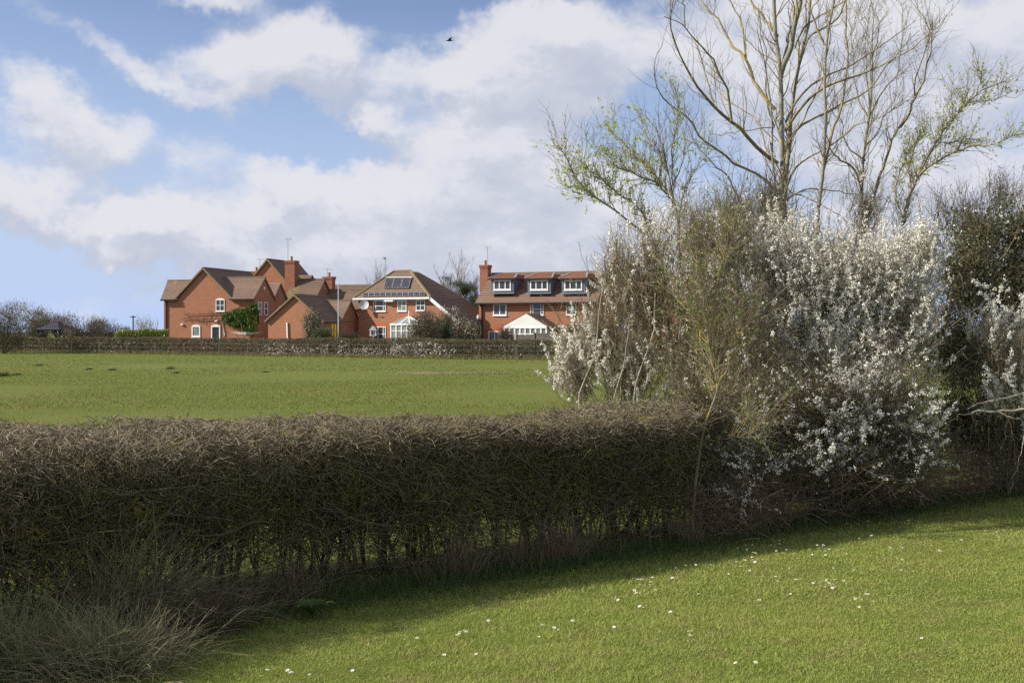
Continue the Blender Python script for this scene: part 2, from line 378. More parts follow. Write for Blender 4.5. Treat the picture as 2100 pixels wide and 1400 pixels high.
# ------------------------------------------------------------------ box builder for buildings
class B:
    def __init__(s): s.V = []; s.Fc = []; s.uv = []
    def face(s, pts, uv=None):
        i = len(s.V); s.V += [tuple(p) for p in pts]; s.Fc.append(list(range(i, i+len(pts))))
        s.uv += (uv if uv else [(0.1, 0.1)]*len(pts))
    def box(s, x0, x1, y0, y1, z0, z1):
        p = lambda a, b, c: ((x0, x1)[a], (y0, y1)[b], (z0, z1)[c])
        for q in (((0,0,0),(1,0,0),(1,0,1),(0,0,1)), ((1,1,0),(0,1,0),(0,1,1),(1,1,1)), ((0,1,0),(0,0,0),(0,0,1),(0,1,1)),
                  ((1,0,0),(1,1,0),(1,1,1),(1,0,1)), ((0,0,1),(1,0,1),(1,1,1),(0,1,1)), ((0,1,0),(1,1,0),(1,0,0),(0,0,0))):
            s.face([p(*c) for c in q])
        return s
    def prism_xz(s, poly, y0, y1):      # poly (x,z) counter-clockwise seen from the front (-y)
        s.face([(x, y0, z) for x, z in poly]); s.face([(x, y1, z) for x, z in reversed(poly)])
        n = len(poly)
        for i in range(n):
            a, b = poly[i], poly[(i+1) % n]
            s.face([(b[0], y0, b[1]), (a[0], y0, a[1]), (a[0], y1, a[1]), (b[0], y1, b[1])])
        return s
    def prism_yz(s, poly, x0, x1):
        s.face([(x0, y, z) for y, z in poly]); s.face([(x1, y, z) for y, z in reversed(poly)])
        n = len(poly)
        for i in range(n):
            a, b = poly[i], poly[(i+1) % n]
            s.face([(x0, b[0], b[1]), (x0, a[0], a[1]), (x1, a[0], a[1]), (x1, b[0], b[1])])
        return s
    def bar(s, a, b, w, d=None):
        a = Vector(a); b = Vector(b); d = d or w; t = (b-a).normalized()
        r = Vector((0, 0, 1)) if abs(t.z) < .9 else Vector((1, 0, 0))
        u = t.cross(r).normalized(); v = t.cross(u).normalized()
        c = [(u*w/2+v*d/2), (-u*w/2+v*d/2), (-u*w/2-v*d/2), (u*w/2-v*d/2)]
        A = [a+x for x in c]; Bb = [b+x for x in c]
        for i in range(4): s.face([A[i], A[(i+1) % 4], Bb[(i+1) % 4], Bb[i]])
        s.face(A[::-1]); s.face(Bb)
        return s
    def cyl(s, x, y, z0, z1, r0, r1=None, n=10):
        r1 = r0 if r1 is None else r1
        a = [(x+r0*math.cos(2*math.pi*i/n), y+r0*math.sin(2*math.pi*i/n), z0) for i in range(n)]
        b = [(x+r1*math.cos(2*math.pi*i/n), y+r1*math.sin(2*math.pi*i/n), z1) for i in range(n)]
        for i in range(n): s.face([a[i], a[(i+1) % n], b[(i+1) % n], b[i]])
        s.face(b)
        return s
    def roof(s, a, b, c, d, th=.10, step=.30):
        """tiled slope: a,b = eave left/right, c,d = ridge right/left"""
        a, b, c, d = [Vector(p) for p in (a, b, c, d)]
        n = (b-a).cross(((c+d)/2-(a+b)/2)).normalized()
        if n.z < 0: n = -n
        H = ((c+d)/2-(a+b)/2).length; k = max(2, round(H/step)); L = (b-a).normalized()
        if (b-a).length < .05: L = (c-d).normalized()
        for i in range(k):
            t0, t1 = i/k, (i+1)/k
            l0, r0, l1, r1 = a.lerp(d, t0), b.lerp(c, t0), a.lerp(d, t1), b.lerp(c, t1)
            up, dn = n*.055, n*.012
            uvs = lambda p, v: ((p-a).dot(L), v*.33+i*.33)
            s.face([l0+up, r0+up, r1+dn, l1+dn], [uvs(l0, 0), uvs(r0, 0), uvs(r1, 1), uvs(l1, 1)])
            s.face([l0-dn, r0-dn, r0+up, l0+up], [uvs(l0, 0), uvs(r0, 0), uvs(r0, .05), uvs(l0, .05)])
        o = n*th
        s.face([d-o, c-o, b-o, a-o])
        s.face([a-o, b-o, b, a]); s.face([b-o, c-o, c+n*.03, b+n*.03]); s.face([c-o, d-o, d, c]); s.face([d-o, a-o, a+n*.03, d+n*.03])
        return s
    def build(s, name, mats, parent=None, label=None):
        me = bpy.data.meshes.new(name); me.from_pydata(s.V, [], s.Fc)
        l = me.uv_layers.new(name='uv'); l.data.foreach_set('uv', np.array(s.uv, dtype=np.float32).ravel())
        me.materials.append(mats)
        o = link(name, me, parent)
        if label: o['label'] = label
        return o

class House:
    def __init__(s, name, label, px0, Y0, rot, cat='house'):
        """local frame: origin on the ground under photo column px0 at depth Y0; x right along front, y into depth"""
        s.r = R(rot); s.ox = (px0-1050)/F*Y0; s.oy = Y0
        s.e = thing(name, label, cat, (s.ox, s.oy, 0), -s.r)
    def P(s, px, py, ly=0.0):
        c, sn = math.cos(s.r), math.sin(s.r); k = (px-1050)/F
        # X = ox + lx c + ly sn ; Y = oy - lx sn + ly c ; X = k Y
        lx = (k*(s.oy+ly*c)-s.ox-ly*sn)/(c+k*sn)
        Y = s.oy-lx*sn+ly*c
        return (lx, ly, EYE-(py-HOR)/F*Y)
    def window(s, x0, y0, x1, y1, nv=2, nh=2, ly=0.0, arch=False, sill=True, glass=None, fw=.07, parent=None, side=False, vbars=None):
        a = s.P(x0, y1, ly); b = s.P(x1, y0, ly)
        X0, X1, Z0, Z1 = a[0], b[0], a[2], b[2]
        fr = B(); gl = B(); d0, d1 = ly-.06, ly+.02
        gl.box(X0+.02, X1-.02, ly-.02, ly+.015, Z0+.02, Z1-.02)
        fr.box(X0, X0+fw, d0, d1, Z0, Z1); fr.box(X1-fw, X1, d0, d1, Z0, Z1)
        fr.box(X0+fw, X1-fw, d0, d1, Z0, Z0+fw*1.1); fr.box(X0+fw, X1-fw, d0, d1, Z1-fw, Z1)
        vs = vbars if vbars is not None else [i/nv for i in range(1, nv)]
        for t in vs:
            x = X0+(X1-X0)*t; fr.box(x-fw*.42, x+fw*.42, d0+.008, d1-.01, Z0+fw*1.1, Z1-fw)
        for i in range(1, nh):
            z = Z0+(Z1-Z0)*i/nh; fr.box(X0+fw, X1-fw, d0+.014, d1-.014, z-fw*.4, z+fw*.4)
        if arch:
            n = 8; w = X1-X0; h = .13
            poly = [(X0, Z1+.002), (X1, Z1+.002)]+[(X1-w*i/n, Z1+.002+h*math.sin(math.pi*i/n)) for i in range(1, n)]
            fr.prism_xz(poly, d0+.004, d1)
        f = fr.build('window_frame', M_white, parent or s.e)
        gl.build('window_pane', glass or M_glass, f)
        if sill: B().box(X0-.05, X1+.05, ly-.10, ly+.01, Z0-.07, Z0-.004).build('window_sill', M_white, f)
        return f
    def aerial(s, px, py0, py1, ly, kind='yagi'):
        a = s.P(px, py1, ly); b = s.P(px, py0, ly)
        m = B().bar(a, b, .045)
        L = .55 if kind == 'yagi' else .8
        z = b[2]-.05
        m.bar((b[0]-L*.4, b[1], z), (b[0]+L*.9, b[1]-.1, z-.03), .03)
        for i in range(6):
            x = b[0]-L*.4+i*L*.24; h = .16 if kind == 'yagi' else .1
            m.bar((x, b[1]-.03, z-h), (x, b[1]-.03, z+h), .018)
        return m.build('aerial', M_metal, s.e)
    def chimney(s, x0, x1, ytop, ybot, ly, depth=.8, pots=1, mat_=None):
        a = s.P(x0, ybot, ly); b = s.P(x1, ytop, ly)
        m = B().box(a[0], b[0], ly, ly+depth, a[2], b[2]-.34)
        m.box(a[0]-.04, b[0]+.04, ly-.04, ly+depth+.04, b[2]-.34, b[2]-.18); m.box(a[0]-.08, b[0]+.08, ly-.08, ly+depth+.08, b[2]-.18, b[2])
        c = m.build('chimney', mat_ or M_brick2, s.e)
        for i in range(pots):
            x = a[0]+(b[0]-a[0])*(i+.5)/pots
            B().cyl(x, ly+depth/2, b[2], b[2]+.40, .14, .11).cyl(x, ly+depth/2, b[2]+.40, b[2]+.47, .15, .15).build('chimney_pot', M_pot, c)
        return c

# ================================================================== HOUSE 1 (left, front gable)
h = House('brick_house', 'leftmost red brick house with steep front gable and evergreen climber on its wall', 521, 120, 16)
P = h.P
xl = P(336, 611)[0]; xr = 0.0; g0 = P(364, 608); g1 = P(474, 608); ap = P(418, 550); ez = P(521, 611)[2]
D1 = 4.2
wb = B()
wb.box(xl, xr, 0, D1, 0, ez)
gz = ez+.001
wb.prism_xz([(g0[0]+.1, gz), (g1[0]-.1, gz), (ap[0], ap[2]-.12)], 0, 9.5)
rz_ = P(541, 569, D1/2)[2]
wb.prism_yz([(D1-.002, gz), (.002, gz), (D1/2, rz_-.15)], xr-.3, xr-.001)
wb.prism_yz([(D1-.002, gz), (.002, gz), (D1/2, rz_-.15)], xl+.001, xl+.3)
wb.box(xl+1.5, xr-.6, D1, 11.5, 0, ez-.2)
# second gable on the right-hand side, stepped back
wb.box(-3.5, -.25, D1, D1+3.6, 0, ez-.1)
r2 = P(576, 580, D1+1.8)[2]
wb.prism_yz([(D1+3.6, ez-.09), (D1+.002, ez-.09), (D1+1.8, r2-.15)], -.6, -.26)
wb.build('wall', M_brick, h.e)
rb = B()
ridge = (ap[0], ap[2])
def slope(rb, x0, z0, x1, z1, y0, y1): rb.roof((x0, y1, z0), (x0, y0, z0), (x1, y0, z1), (x1, y1, z1))
k = (ridge[1]-g0[2])/(ridge[0]-g0[0])
slope(rb, g0[0]-.25, g0[2]-.25*k, ridge[0], ridge[1], -.18, 9.6)
slope(rb, g1[0]+.25, g1[2]-.25*k, ridge[0], ridge[1], -.18, 9.6)
xa = ridge[0]+.6; 
rb.roof((g1[0]-.1, -.3, ez-.1), (xr+.15, -.3, ez-.1), (xr+.15, D1/2, rz_), (P(456, 570, D1/2)[0], D1/2, rz_))
rb.roof((xr+.15, D1+.3, ez-.1), (g1[0]-.8, D1+.3, ez-.1), (g1[0]-.8, D1/2, rz_), (xr+.15, D1/2, rz_))
xl2 = P(333, 613)[0]
lr = P(351, 576, D1/2)
rb.roof((xl2, -.3, ez-.1), (g0[0]+.1, -.3, ez-.1), (P(392, 576, D1/2)[0], D1/2, lr[2]), (lr[0]-.4, D1/2, lr[2]))
rb.roof((g0[0]+.8, D1+.3, ez-.1), (xl2, D1+.3, ez-.1), (lr[0]-.4, D1/2, lr[2]), (P(395, 576, D1/2)[0], D1/2, lr[2]))
rb.roof((-3.5, D1-.1, ez-.35), (-.1, D1-.1, ez-.35), (-.1, D1+1.8, r2), (-4.0, D1+1.8, r2))
rb.roof((-.1, D1+3.8, ez-.35), (-3.5, D1+3.8, ez-.35), (-4.0, D1+1.8, r2), (-.1, D1+1.8, r2))
rb.build('roof', M_tile, h.e)
v = B(); 
for x0, z0 in ((g0[0]-.25, g0[2]-.25*k), (g1[0]+.25, g1[2]-.25*k)): v.bar((x0, -.2, z0-.02), (ridge[0], -.2, ridge[1]-.01), .10, .16)
v.bar((ridge[0], -.2, ridge[1]+.06), (ridge[0], 9.6, ridge[1]+.06), .2, .12)
v.bar((P(458, 570, D1/2)[0], D1/2, rz_+.06), (.15, D1/2, rz_+.06), .2, .12); v.bar((lr[0]-.4, D1/2, lr[2]+.06), (P(390, 576, D1/2)[0], D1/2, lr[2]+.06), .2, .12)
v.build('verge', M_ridge, h.e)
B().box(g1[0]+.1, xr+.1, -.42, -.30, ez-.22, ez-.10).build('gutter', M_gutter, h.e); B().box(xl2, g0[0]-.1, -.42, -.30, ez-.22, ez-.10).build('gutter', M_gutter, h.e); gt = B()
px_ = P(341.5, 611)[0]; gt.box(px_-.06, px_+.06, -.12, -.005, 0, ez-.22); gt.build('downpipe', M_gutter, h.e)
h.window(443, 614, 461, 638, 2, 2, arch=True)
h.window(393.5, 668, 411, 690.5, 1, 1, arch=True, fw=.12, glass=M_glassl)
dr = h.window(433.5, 668, 452, 706, 1, 1, arch=True, fw=.12, sill=False); dr.name = 'patio_door'
# windows of the shaded side wall (local +x face)
def side_window(h, yc, z0, z1, w, x, glass=None):
    fr = B(); gl = B()
    gl.box(x-.01, x+.02, yc-w/2+.02, yc+w/2-.02, z0+.02, z1-.02)
    for (a, b_, c, d) in ((yc-w/2, yc-w/2+.07, z0, z1), (yc+w/2-.07, yc+w/2, z0, z1), (yc-w/2+.07, yc+w/2-.07, z0, z0+.07), (yc-w/2+.07, yc+w/2-.07, z1-.07, z1), (yc-w/2+.07, yc+w/2-.07, (z0+z1)/2-.03, (z0+z1)/2+.03)):
        fr.box(x-.01, x+.06, a, b_, c, d)
    f = fr.build('window_frame', M_white, h.e); gl.build('window_pane', glass or M_glass, f)
for yc in (1.15, 2.45): side_window(h, yc, 3.55, 4.85, .75, 0.0)
side_window(h, D1+1.9, 3.4, 4.5, .8, -.25)
side_window(h, 2.1, 6.1, 6.4, .25, 0.0)
for (a, bb) in ((374, 665), (444, 658)):
    q = P(a, bb); B().box(q[0]-.14, q[0]+.14, -.16, 0, q[2]-.06, q[2]+.06).build('wall_lamp', M_white, h.e)
B().bar(P(457, 668, -.06), P(461, 688, -.06), .05).bar(P(457, 668, -.06), P(452, 650, -.06), .03).build('wall_pipe', M_white, h.e)

# ================================================================== HOUSE 2 (tall, behind, big chimney)
h = House('brick_house', 'tall brick house behind with broad chimney stack rising above the rooftops', 600, 134, 16)
P = h.P
ap = P(549.5, 532); a0 = P(520, 566); a1 = P(604, 600); k = (ap[2]-a0[2])/(ap[0]-a0[0])
zb = ap[2]-k*(a1[0]-ap[0])
xL = ap[0]-(a1[0]-ap[0])
wb = B(); wb.box(xL+.2, a1[0]-.2, 0, 7.5, 0, zb); wb.prism_xz([(xL+.25, zb+.001), (a1[0]-.25, zb+.001), (ap[0], ap[2]-.15)], 0, 7.5)
# right wing with its own gable end facing right
wx = P(645, 616, -2.4)[0]; wr = P(659.5, 573, 0)
wb.box(a1[0]-.6, wx, -2.3, 2.3, 0, P(645, 614, -2.3)[2]); ewz = P(645, 614, -2.3)[2]
wb.prism_yz([(2.29, ewz+.001), (-2.29, ewz+.001), (0, wr[2]-.15)], wx-.35, wx-.002)
wb.build('wall', M_brick, h.e)
rb = B()
slope(rb, xL, zb-.2, ap[0], ap[2], -.18, 7.6); slope(rb, a1[0], zb-.2, ap[0], ap[2], -.18, 7.6)
rb.build('roof', M_tile, h.e)
rb = B(); wl = P(604, 573, 0)[0]
rb.roof((wl, -2.6, ewz-.2), (wx+.15, -2.6, ewz-.2), (wx+.15, 0, wr[2]), (wl-.2, 0, wr[2]))
rb.roof((wx+.15, 2.6, ewz-.2), (wl, 2.6, ewz-.2), (wl-.2, 0, wr[2]), (wx+.15, 0, wr[2]))
rr = P(641, 564, 2.0); rl = P(604, 564, 2.0)[0]
rb.roof((rl, .5, rr[2]-1.4), (rr[0], .5, rr[2]-1.4), (rr[0], 2.0, rr[2]), (rl, 2.0, rr[2])); rb.roof((rr[0], 3.5, rr[2]-1.4), (rl, 3.5, rr[2]-1.4), (rl, 2.0, rr[2]), (rr[0], 2.0, rr[2]))
rb.build('roof', M_tilemoss, h.e, 'mossy lower roof of the right-hand wing')
v = B(); v.bar((xL, -.2, zb-.2), (ap[0], -.2, ap[2]), .1, .16).bar((a1[0], -.2, zb-.2), (ap[0], -.2, ap[2]), .1, .16).bar((ap[0], -.2, ap[2]+.06), (ap[0], 7.6, ap[2]+.06), .2, .12)
v.bar((wl, 0, wr[2]+.06), (wx+.15, 0, wr[2]+.06), .2, .12); v.build('verge', M_ridge, h.e)
h.chimney(584, 604, 534, 612, -1.0, .95, 1)
h.chimney(515, 531, 556, 590, 1.0, .7, 1)
h.aerial(590.5, 489, 534, -.5); h.aerial(533, 531, 556, 1.4, 'log')

# ================================================================== GARAGE (low gable in front)
h = House('garage', 'low brick garage with lopsided front gable beside the blossoming shrub', 663, 113, 20, 'garage')
P = h.P
ap = P(605, 605); a0 = P(547, 657); a1 = P(663, 657); k = (ap[2]-a0[2])/(ap[0]-a0[0])
zb = a0[2]; xR = ap[0]+(ap[2]-zb)/k
wb = B(); wb.box(a0[0]+.15, xR-.15, 0, 6.5, 0, zb-.02); wb.prism_xz([(a0[0]+.2, zb-.019), (xR-.2, zb-.019), (ap[0], ap[2]-.14)], 0, 6.5)
gl_ = P(707, 617, 4.9); xW = max(gl_[0], xR+.3)-.15; wb.box(xR-.15, xW, 3.0, 6.8, 0, zb-.02)
wb.prism_yz([(6.79, zb-.018), (3.01, zb-.018), (4.9, gl_[2]-.15)], xW-.35, xW-.001)
wb.build('wall', M_brick, h.e)
rb = B(); slope(rb, a0[0]-.1, zb-.1, ap[0], ap[2], -.2, 6.6); slope(rb, xR+.15, zb-.15, ap[0], ap[2], -.2, 6.6)
rb.roof((xR-.4, 2.8, zb-.15), (xW+.15, 2.8, zb-.15), (xW+.15, 4.9, gl_[2]), (ap[0]+.3, 4.9, gl_[2]))
rb.roof((xW+.15, 7.0, zb-.15), (xR-.4, 7.0, zb-.15), (ap[0]+.3, 4.9, gl_[2]), (xW+.15, 4.9, gl_[2]))
rb.build('roof', M_tile, h.e)
v = B(); v.bar((a0[0]-.1, -.22, zb-.12), (ap[0], -.22, ap[2]), .08, .14).bar((xR+.1, -.22, zb-.12), (ap[0], -.22, ap[2]), .08, .14).bar((ap[0], -.2, ap[2]+.06), (ap[0], 6.6, ap[2]+.06), .2, .12)
v.bar((ap[0]+.3, 4.9, gl_[2]+.06), (xW+.15, 4.9, gl_[2]+.06), .2, .12)
v.build('verge', M_ridge, h.e)
B().bar(P(588.5, 661, -.08), P(590, 700, -.08), .11).build('waste_pipe', M_white, h.e)

# ================================================================== HOUSE 4 (behind, between garage and solar house)
h = House('brick_house', 'partly hidden brick house behind the garage with slim chimney and mossy roof', 681, 136, 18)
P = h.P
zr = P(700, 586, 3.5)[2]; ez4 = P(690, 626, 0)[2]
x1 = P(765, 590, 3.5)[0]; x0 = P(655, 590, 0)[0]
wb = B(); wb.box(x0, x1, 0, 7, 0, ez4); wb.prism_yz([(6.99, ez4+.001), (.01, ez4+.001), (3.5, zr-.15)], x0+.01, x0+.3); wb.prism_yz([(6.99, ez4+.001), (.01, ez4+.001), (3.5, zr-.15)], x1-.3, x1-.01)
q = P(752, 594, -1.8); xw = q[0]
wb.box(x1-5.6, xw, -3.6, 0, 0, ez4-.3); wb.prism_yz([(-.01, ez4-.299), (-3.59, ez4-.299), (-1.8, q[2]-.15)], xw-.3, xw-.002)
wb.build('wall', M_brick, h.e)
rb = B(); rb.roof((x0-.2, -.3, ez4-.25), (x1+.2, -.3, ez4-.25), (x1+.2, 3.5, zr), (x0-.2, 3.5, zr)); rb.roof((x1+.2, 7.3, ez4-.25), (x0-.2, 7.3, ez4-.25), (x0-.2, 3.5, zr), (x1+.2, 3.5, zr))
rb.roof((x1-5.8, -3.9, ez4-.55), (xw+.15, -3.9, ez4-.55), (xw+.15, -1.8, q[2]), (x1-5.8, -1.8, q[2])); rb.roof((xw+.15, .2, ez4-.5), (x1-5.8, .2, ez4-.5), (x1-5.8, -1.8, q[2]), (xw+.15, -1.8, q[2]))
rb.build('roof', M_tilemoss, h.e)
B().bar((x0-.2, 3.5, zr+.06), (x1+.2, 3.5, zr+.06), .2, .12).bar((x1-5.8, -1.8, q[2]+.06), (xw+.15, -1.8, q[2]+.06), .2, .12).build('ridge_tiles', M_ridge, h.e)
h.chimney(663, 681, 567, 640, -.9, .8, 1); h.aerial(671, 551, 567, -.5, 'log')

# ================================================================== HOUSE 5 (solar panels)
h = House('brick_house', 'hipped brick house with solar panels on its roof and a white satellite dish', 735, 118, 24)
P = h.P
X0 = 0.0; X1 = P(883, 611)[0]; ez = P(800, 611)[2]; DD = 7.0
xe = P(940, 662)[0]
lowz = P(938, 660)[2]
wb = B(); wb.prism_xz([(X0, 0), (xe-.1, 0), (xe-.1, lowz-.1), (X1, ez-.02), (X0, ez-.02)], 0, DD)
wb.build('wall', M_brick, h.e)
rdy = 2.6
A = (X0-.3, -.35, ez); Bq = (X1+.15, -.35, ez); rl = P(808, 557, rdy); rr = P(841, 557, rdy); zr = rl[2]
rb = B(); rb.roof(A, Bq, (rr[0], rdy, zr), (rl[0], rdy, zr))
rb.roof((X0-.3, DD+.3, ez), A, (rl[0], rdy, zr), (rl[0], rdy+1.6, zr)) 
rb.roof((X1, DD+.3, ez), (X0-.3, DD+.3, ez), (rl[0], rdy+1.6, zr), (rr[0], rdy+1.6, zr))
# right slope sweeps lower (catslide)
rb.roof((xe+.2, -.3, lowz-.05), (xe+.2, DD+.3, lowz-.05), (X1+.05, DD+.3, ez+.03), (X1+.15, -.34, ez-.02))
rb.roof((X1+.15, -.35, ez), (X1+.15, DD+.3, ez), (rr[0], rdy+1.6, zr), (rr[0], rdy, zr))
rb.build('roof', M_tile, h.e)
v = B(); v.bar((A[0], A[1], A[2]+.06), (rl[0], rdy, zr+.08), .2, .12).bar((Bq[0], Bq[1], Bq[2]+.06), (rr[0], rdy, zr+.08), .2, .12).bar((rl[0], rdy, zr+.08), (rr[0], rdy, zr+.08), .22, .14)
v.build('ridge_tiles', mat('yellow_lichen_ridge', (.23, .165, .105), (.30, .23, .08), 2.0, .9), h.e)
gt = B(); gt.box(X0-.35, X1+.1, -.50, -.37, ez-.14, ez+.02); gt.box(X0-.3, X1+.05, -.36, -.02, ez-.2, ez-.14)
gt.bar((X1+.12, -.38, ez-.1), (xe+.25, -.38, lowz-.12), .07, .30); gt.build('gutter', M_white, h.e)
# solar panels lie on the front slope
nrm = Vector((Bq[0]-A[0], 0, 0)).cross(Vector((0, rdy+.35, zr-ez))).normalized(); nrm = nrm if nrm.z > 0 else -nrm
def onroof(px, py):
    # intersect the view ray with the front slope plane, in local coordinates
    lo, hi = -.35, rdy
    for _ in range(40):
        m_ = (lo+hi)/2; q = P(px, py, m_); zroof = ez+(zr-ez)*(m_+.35)/(rdy+.35)
        if q[2] > zroof: lo = m_
        else: hi = m_
    return Vector(P(px, py, lo))
def panel(h, c4, lift, name, ribs=3, label=None):
    pts = [Vector(c)+nrm*lift for c in c4]; pb = [Vector(c)+nrm*.03 for c in c4]
    m = B(); m.face(pts); n = 4
    for i in range(4): m.face([pb[i], pb[(i+1) % 4], pts[(i+1) % 4], pts[i]])
    f = m.build(name, M_solar, h.e, label)
    fr = B()
    for i in range(4): fr.bar(pts[i]+nrm*.01, pts[(i+1) % 4]+nrm*.01, .05, .04)
    for i in range(1, ribs): fr.bar(pts[0].lerp(pts[1], i/ribs)+nrm*.008, pts[3].lerp(pts[2], i/ribs)+nrm*.008, .022, .02)
    fr.build('panel_frame', M_metal, f)
for i in range(11):
    xa_ = 745.2+i*11.6; xb_ = xa_+10.6; sh = 1.2
    panel(h, [onroof(xa_, 609.4-i*.14), onroof(xb_, 609.2-i*.14), onroof(xb_+sh, 602.4-i*.14), onroof(xa_+sh, 602.6-i*.14)], .12, 'solar_panel', 3)
for i in range(3):
    xa_ = 788.5+i*17.4; xb_ = xa_+15.6; sh = 5.2
    panel(h, [onroof(xa_, 592.5), onroof(xb_, 592.5), onroof(xb_+sh, 572), onroof(xa_+sh, 572)], .16, 'water_heating_panel', 5, 'large dark water heating panel high on the roof')
B().bar(onroof(793, 571)+nrm*.14, onroof(846, 571)+nrm*.14, .10).build('panel_rail', M_white, h.e)
h.window(766, 616, 791.5, 638.5, vbars=[.2, .8], nh=2); h.window(815.5, 615.5, 834, 638, 2, 2, glass=M_glassl); h.window(853.5, 615, 872, 637, 2, 2)
h.window(766, 669.5, 791.5, 700, vbars=[.38, .8], nh=2)
q = P(766, 668.5); q2 = P(792, 668.5); B().box(q[0]-.1, q2[0]+.1, -.012, .02, q[2], q[2]+.23).build('window_header', M_header, h.e)
q = P(792, 616.5); q2 = P(810, 616.5); B().box(q[0], q2[0], -.45, 0, q[2]-.10, q[2]+.06).build('awning_box', M_white, h.e)
B().bar((rl[0]-2.3, 5.0, ez+.5), P(790.5, 529, 5.0), .05).bar(P(787.5, 529, 5.0), P(793.5, 529, 5.0), .05).box(*(lambda c: (c[0]-.1, c[0]+.1, 4.9, 5.1, c[2]-.14, c[2]+.1))(P(787.5, 529, 5.0))).build('wind_vane', M_metal, h.e)
# satellite dish
c = Vector(P(747, 625, -.45)); n = Vector((.35, -1, .25)).normalized(); u = n.cross(Vector((0, 0, 1))).normalized(); w_ = u.cross(n).normalized()
m = B(); NR, NA = 4, 20
ring = lambda i, off: [c+(u*math.cos(2*math.pi*j/NA)*.46+w_*math.sin(2*math.pi*j/NA)*.50)*(i/NR)+n*(.12*(i/NR)**2+off) for j in range(NA)]
for off in (0, -.03):
    for i in range(NR):
        a_, b_ = ring(i, off), ring(i+1, off)
        for j in range(NA):
            if i == 0: m.face([c+n*off, b_[j], b_[(j+1) % NA]])
            else: m.face([a_[j], b_[j], b_[(j+1) % NA], a_[(j+1) % NA]])
dsh = m.build('satellite_dish', mat('dish_grey', (.50, .51, .52), (.40, .41, .42), 4, .5), h.e)
B().bar(c-n*.03, Vector((c.x-.1, 0, c.z-.1)), .06).bar(c-w_*.45+n*.1, c+n*.55-w_*.1, .025).bar(c+n*.5-w_*.1, c+n*.6-w_*.1, .09).build('dish_arm', M_metal, dsh)
# conservatory
cx0 = P(802, 692, -2.4)[0]; cx1 = P(868, 692, -2.4)[0]; q = P(838, 649, -1.2); ce = P(802, 667, -2.4)[2]
m = B()
for i in range(7):
    x = cx0+(cx1-cx0)*i/6; m.box(x-.06, x+.06, -2.46, -2.34, 0, ce)
m.box(cx0-.08, cx1+.08, -2.5, -2.32, ce, ce+.16); m.box(cx0, cx1, -2.44, -2.36, ce-.55, ce-.48); m.box(cx0-.06, cx0+.06, -2.3, 0, ce, ce+.14)
m.box(cx0-.05, cx0+.05, -.1, -.02, 0, ce); m.box(cx1-.05, cx1+.05, -2.3, 0, ce, ce+.14); m.box(cx0, cx1, -2.43, -2.37, 0, .6)
for x in (cx0-.05, cx0+(cx1-cx0)*.3, cx0+(cx1-cx0)*.6, cx1+.05): m.bar((x, -2.45, ce+.12), (q[0], -1.2, q[2]), .09)
m.bar((cx0, 0, ce+.12), (q[0], -1.2, q[2]), .09); m.bar((q[0], -1.2, q[2]), (q[0], 0, q[2]), .1).bar((q[0], -1.2, q[2]), (q[0], -1.2, q[2]+.55), .06)
cons = m.build('conservatory', M_white, h.e)
gm = B(); gm.box(cx0+.02, cx1-.02, -2.41, -2.39, .1, ce-.01); gm.box(cx0-.01, cx0+.01, -2.38, -.02, .1, ce-.01)
gm.face([(cx0, -2.4, ce+.1), (cx1, -2.4, ce+.1), (q[0], -1.2, q[2]-.02)]); gm.face([(cx0, -.02, ce+.1), (cx0, -2.4, ce+.1), (q[0], -1.2, q[2]-.02), (q[0], -.02, q[2]-.02)])
gm.build('conservatory_glazing', mat('pale_glazing', (.20, .22, .22), (.32, .34, .33), 1.5, .12, .5), cons)
# small white bird table in the garden
e = thing('bird_table', 'small white pitched-roof bird table in front of the solar house window', 'bird table', tuple(W(765, 680, 114.0)*[1, 1, 0]))
q = 2.05
B().bar((0, 0, 0), (0, 0, q-.55), .12).build('post', M_white, e)
B().box(-.3, .3, -.3, .3, q-.55, q-.48).box(-.28, -.2, -.28, -.2, q-.48, q-.02).box(.2, .28, -.28, -.2, q-.48, q-.02).box(-.28, -.2, .2, .28, q-.48, q-.02).box(.2, .28, .2, .28, q-.48, q-.02).build('tray', M_white, e)
B().prism_xz([(-.38, q-.02), (.38, q-.02), (0, q+.42)], -.32, .32).build('roof', M_white, e)

# ================================================================== HOUSE 6 (three dormers)
h = House('brick_house', 'long brick house with three grey dormer windows and a white-gabled conservatory', 982, 118, 22)
P = h.P
X1 = P(1222, 618)[0]; ez = P(1000, 619.5)[2]; DD = 7.6; zr = P(1000, 562, DD/2)[2]
wb = B(); wb.box(0, X1, 0, DD, 0, ez-.02)
for xa_, xb_ in ((.001, .35), (X1-.35, X1-.001)): wb.prism_yz([(DD-.01, ez-.019), (.01, ez-.019), (DD/2, zr-.15)], xa_, xb_)
wb.build('wall', M_brick, h.e)
rb = B(); rb.roof((-.25, -.4, ez-.12), (X1+.2, -.4, ez-.12), (X1+.2, DD/2, zr), (-.25, DD/2, zr)); rb.roof((X1+.2, DD+.4, ez-.12), (-.25, DD+.4, ez-.12), (-.25, DD/2, zr), (X1+.2, DD/2, zr))
rb.build('roof', M_tilered, h.e)
B().bar((-.25, DD/2, zr+.06), (X1+.2, DD/2, zr+.06), .22, .13).build('ridge_tiles', M_ridge, h.e)
gt = B(); gt.box(-.3, X1+.25, -.54, -.42, ez-.22, ez-.06); q = P(989, 640)[0]; gt.box(q-.06, q+.06, -.14, -.01, 0, ez-.22); gt.bar((q, -.08, ez-.25), (q+.1, -.48, ez-.15), .08); gt.build('gutter', M_gutter, h.e)
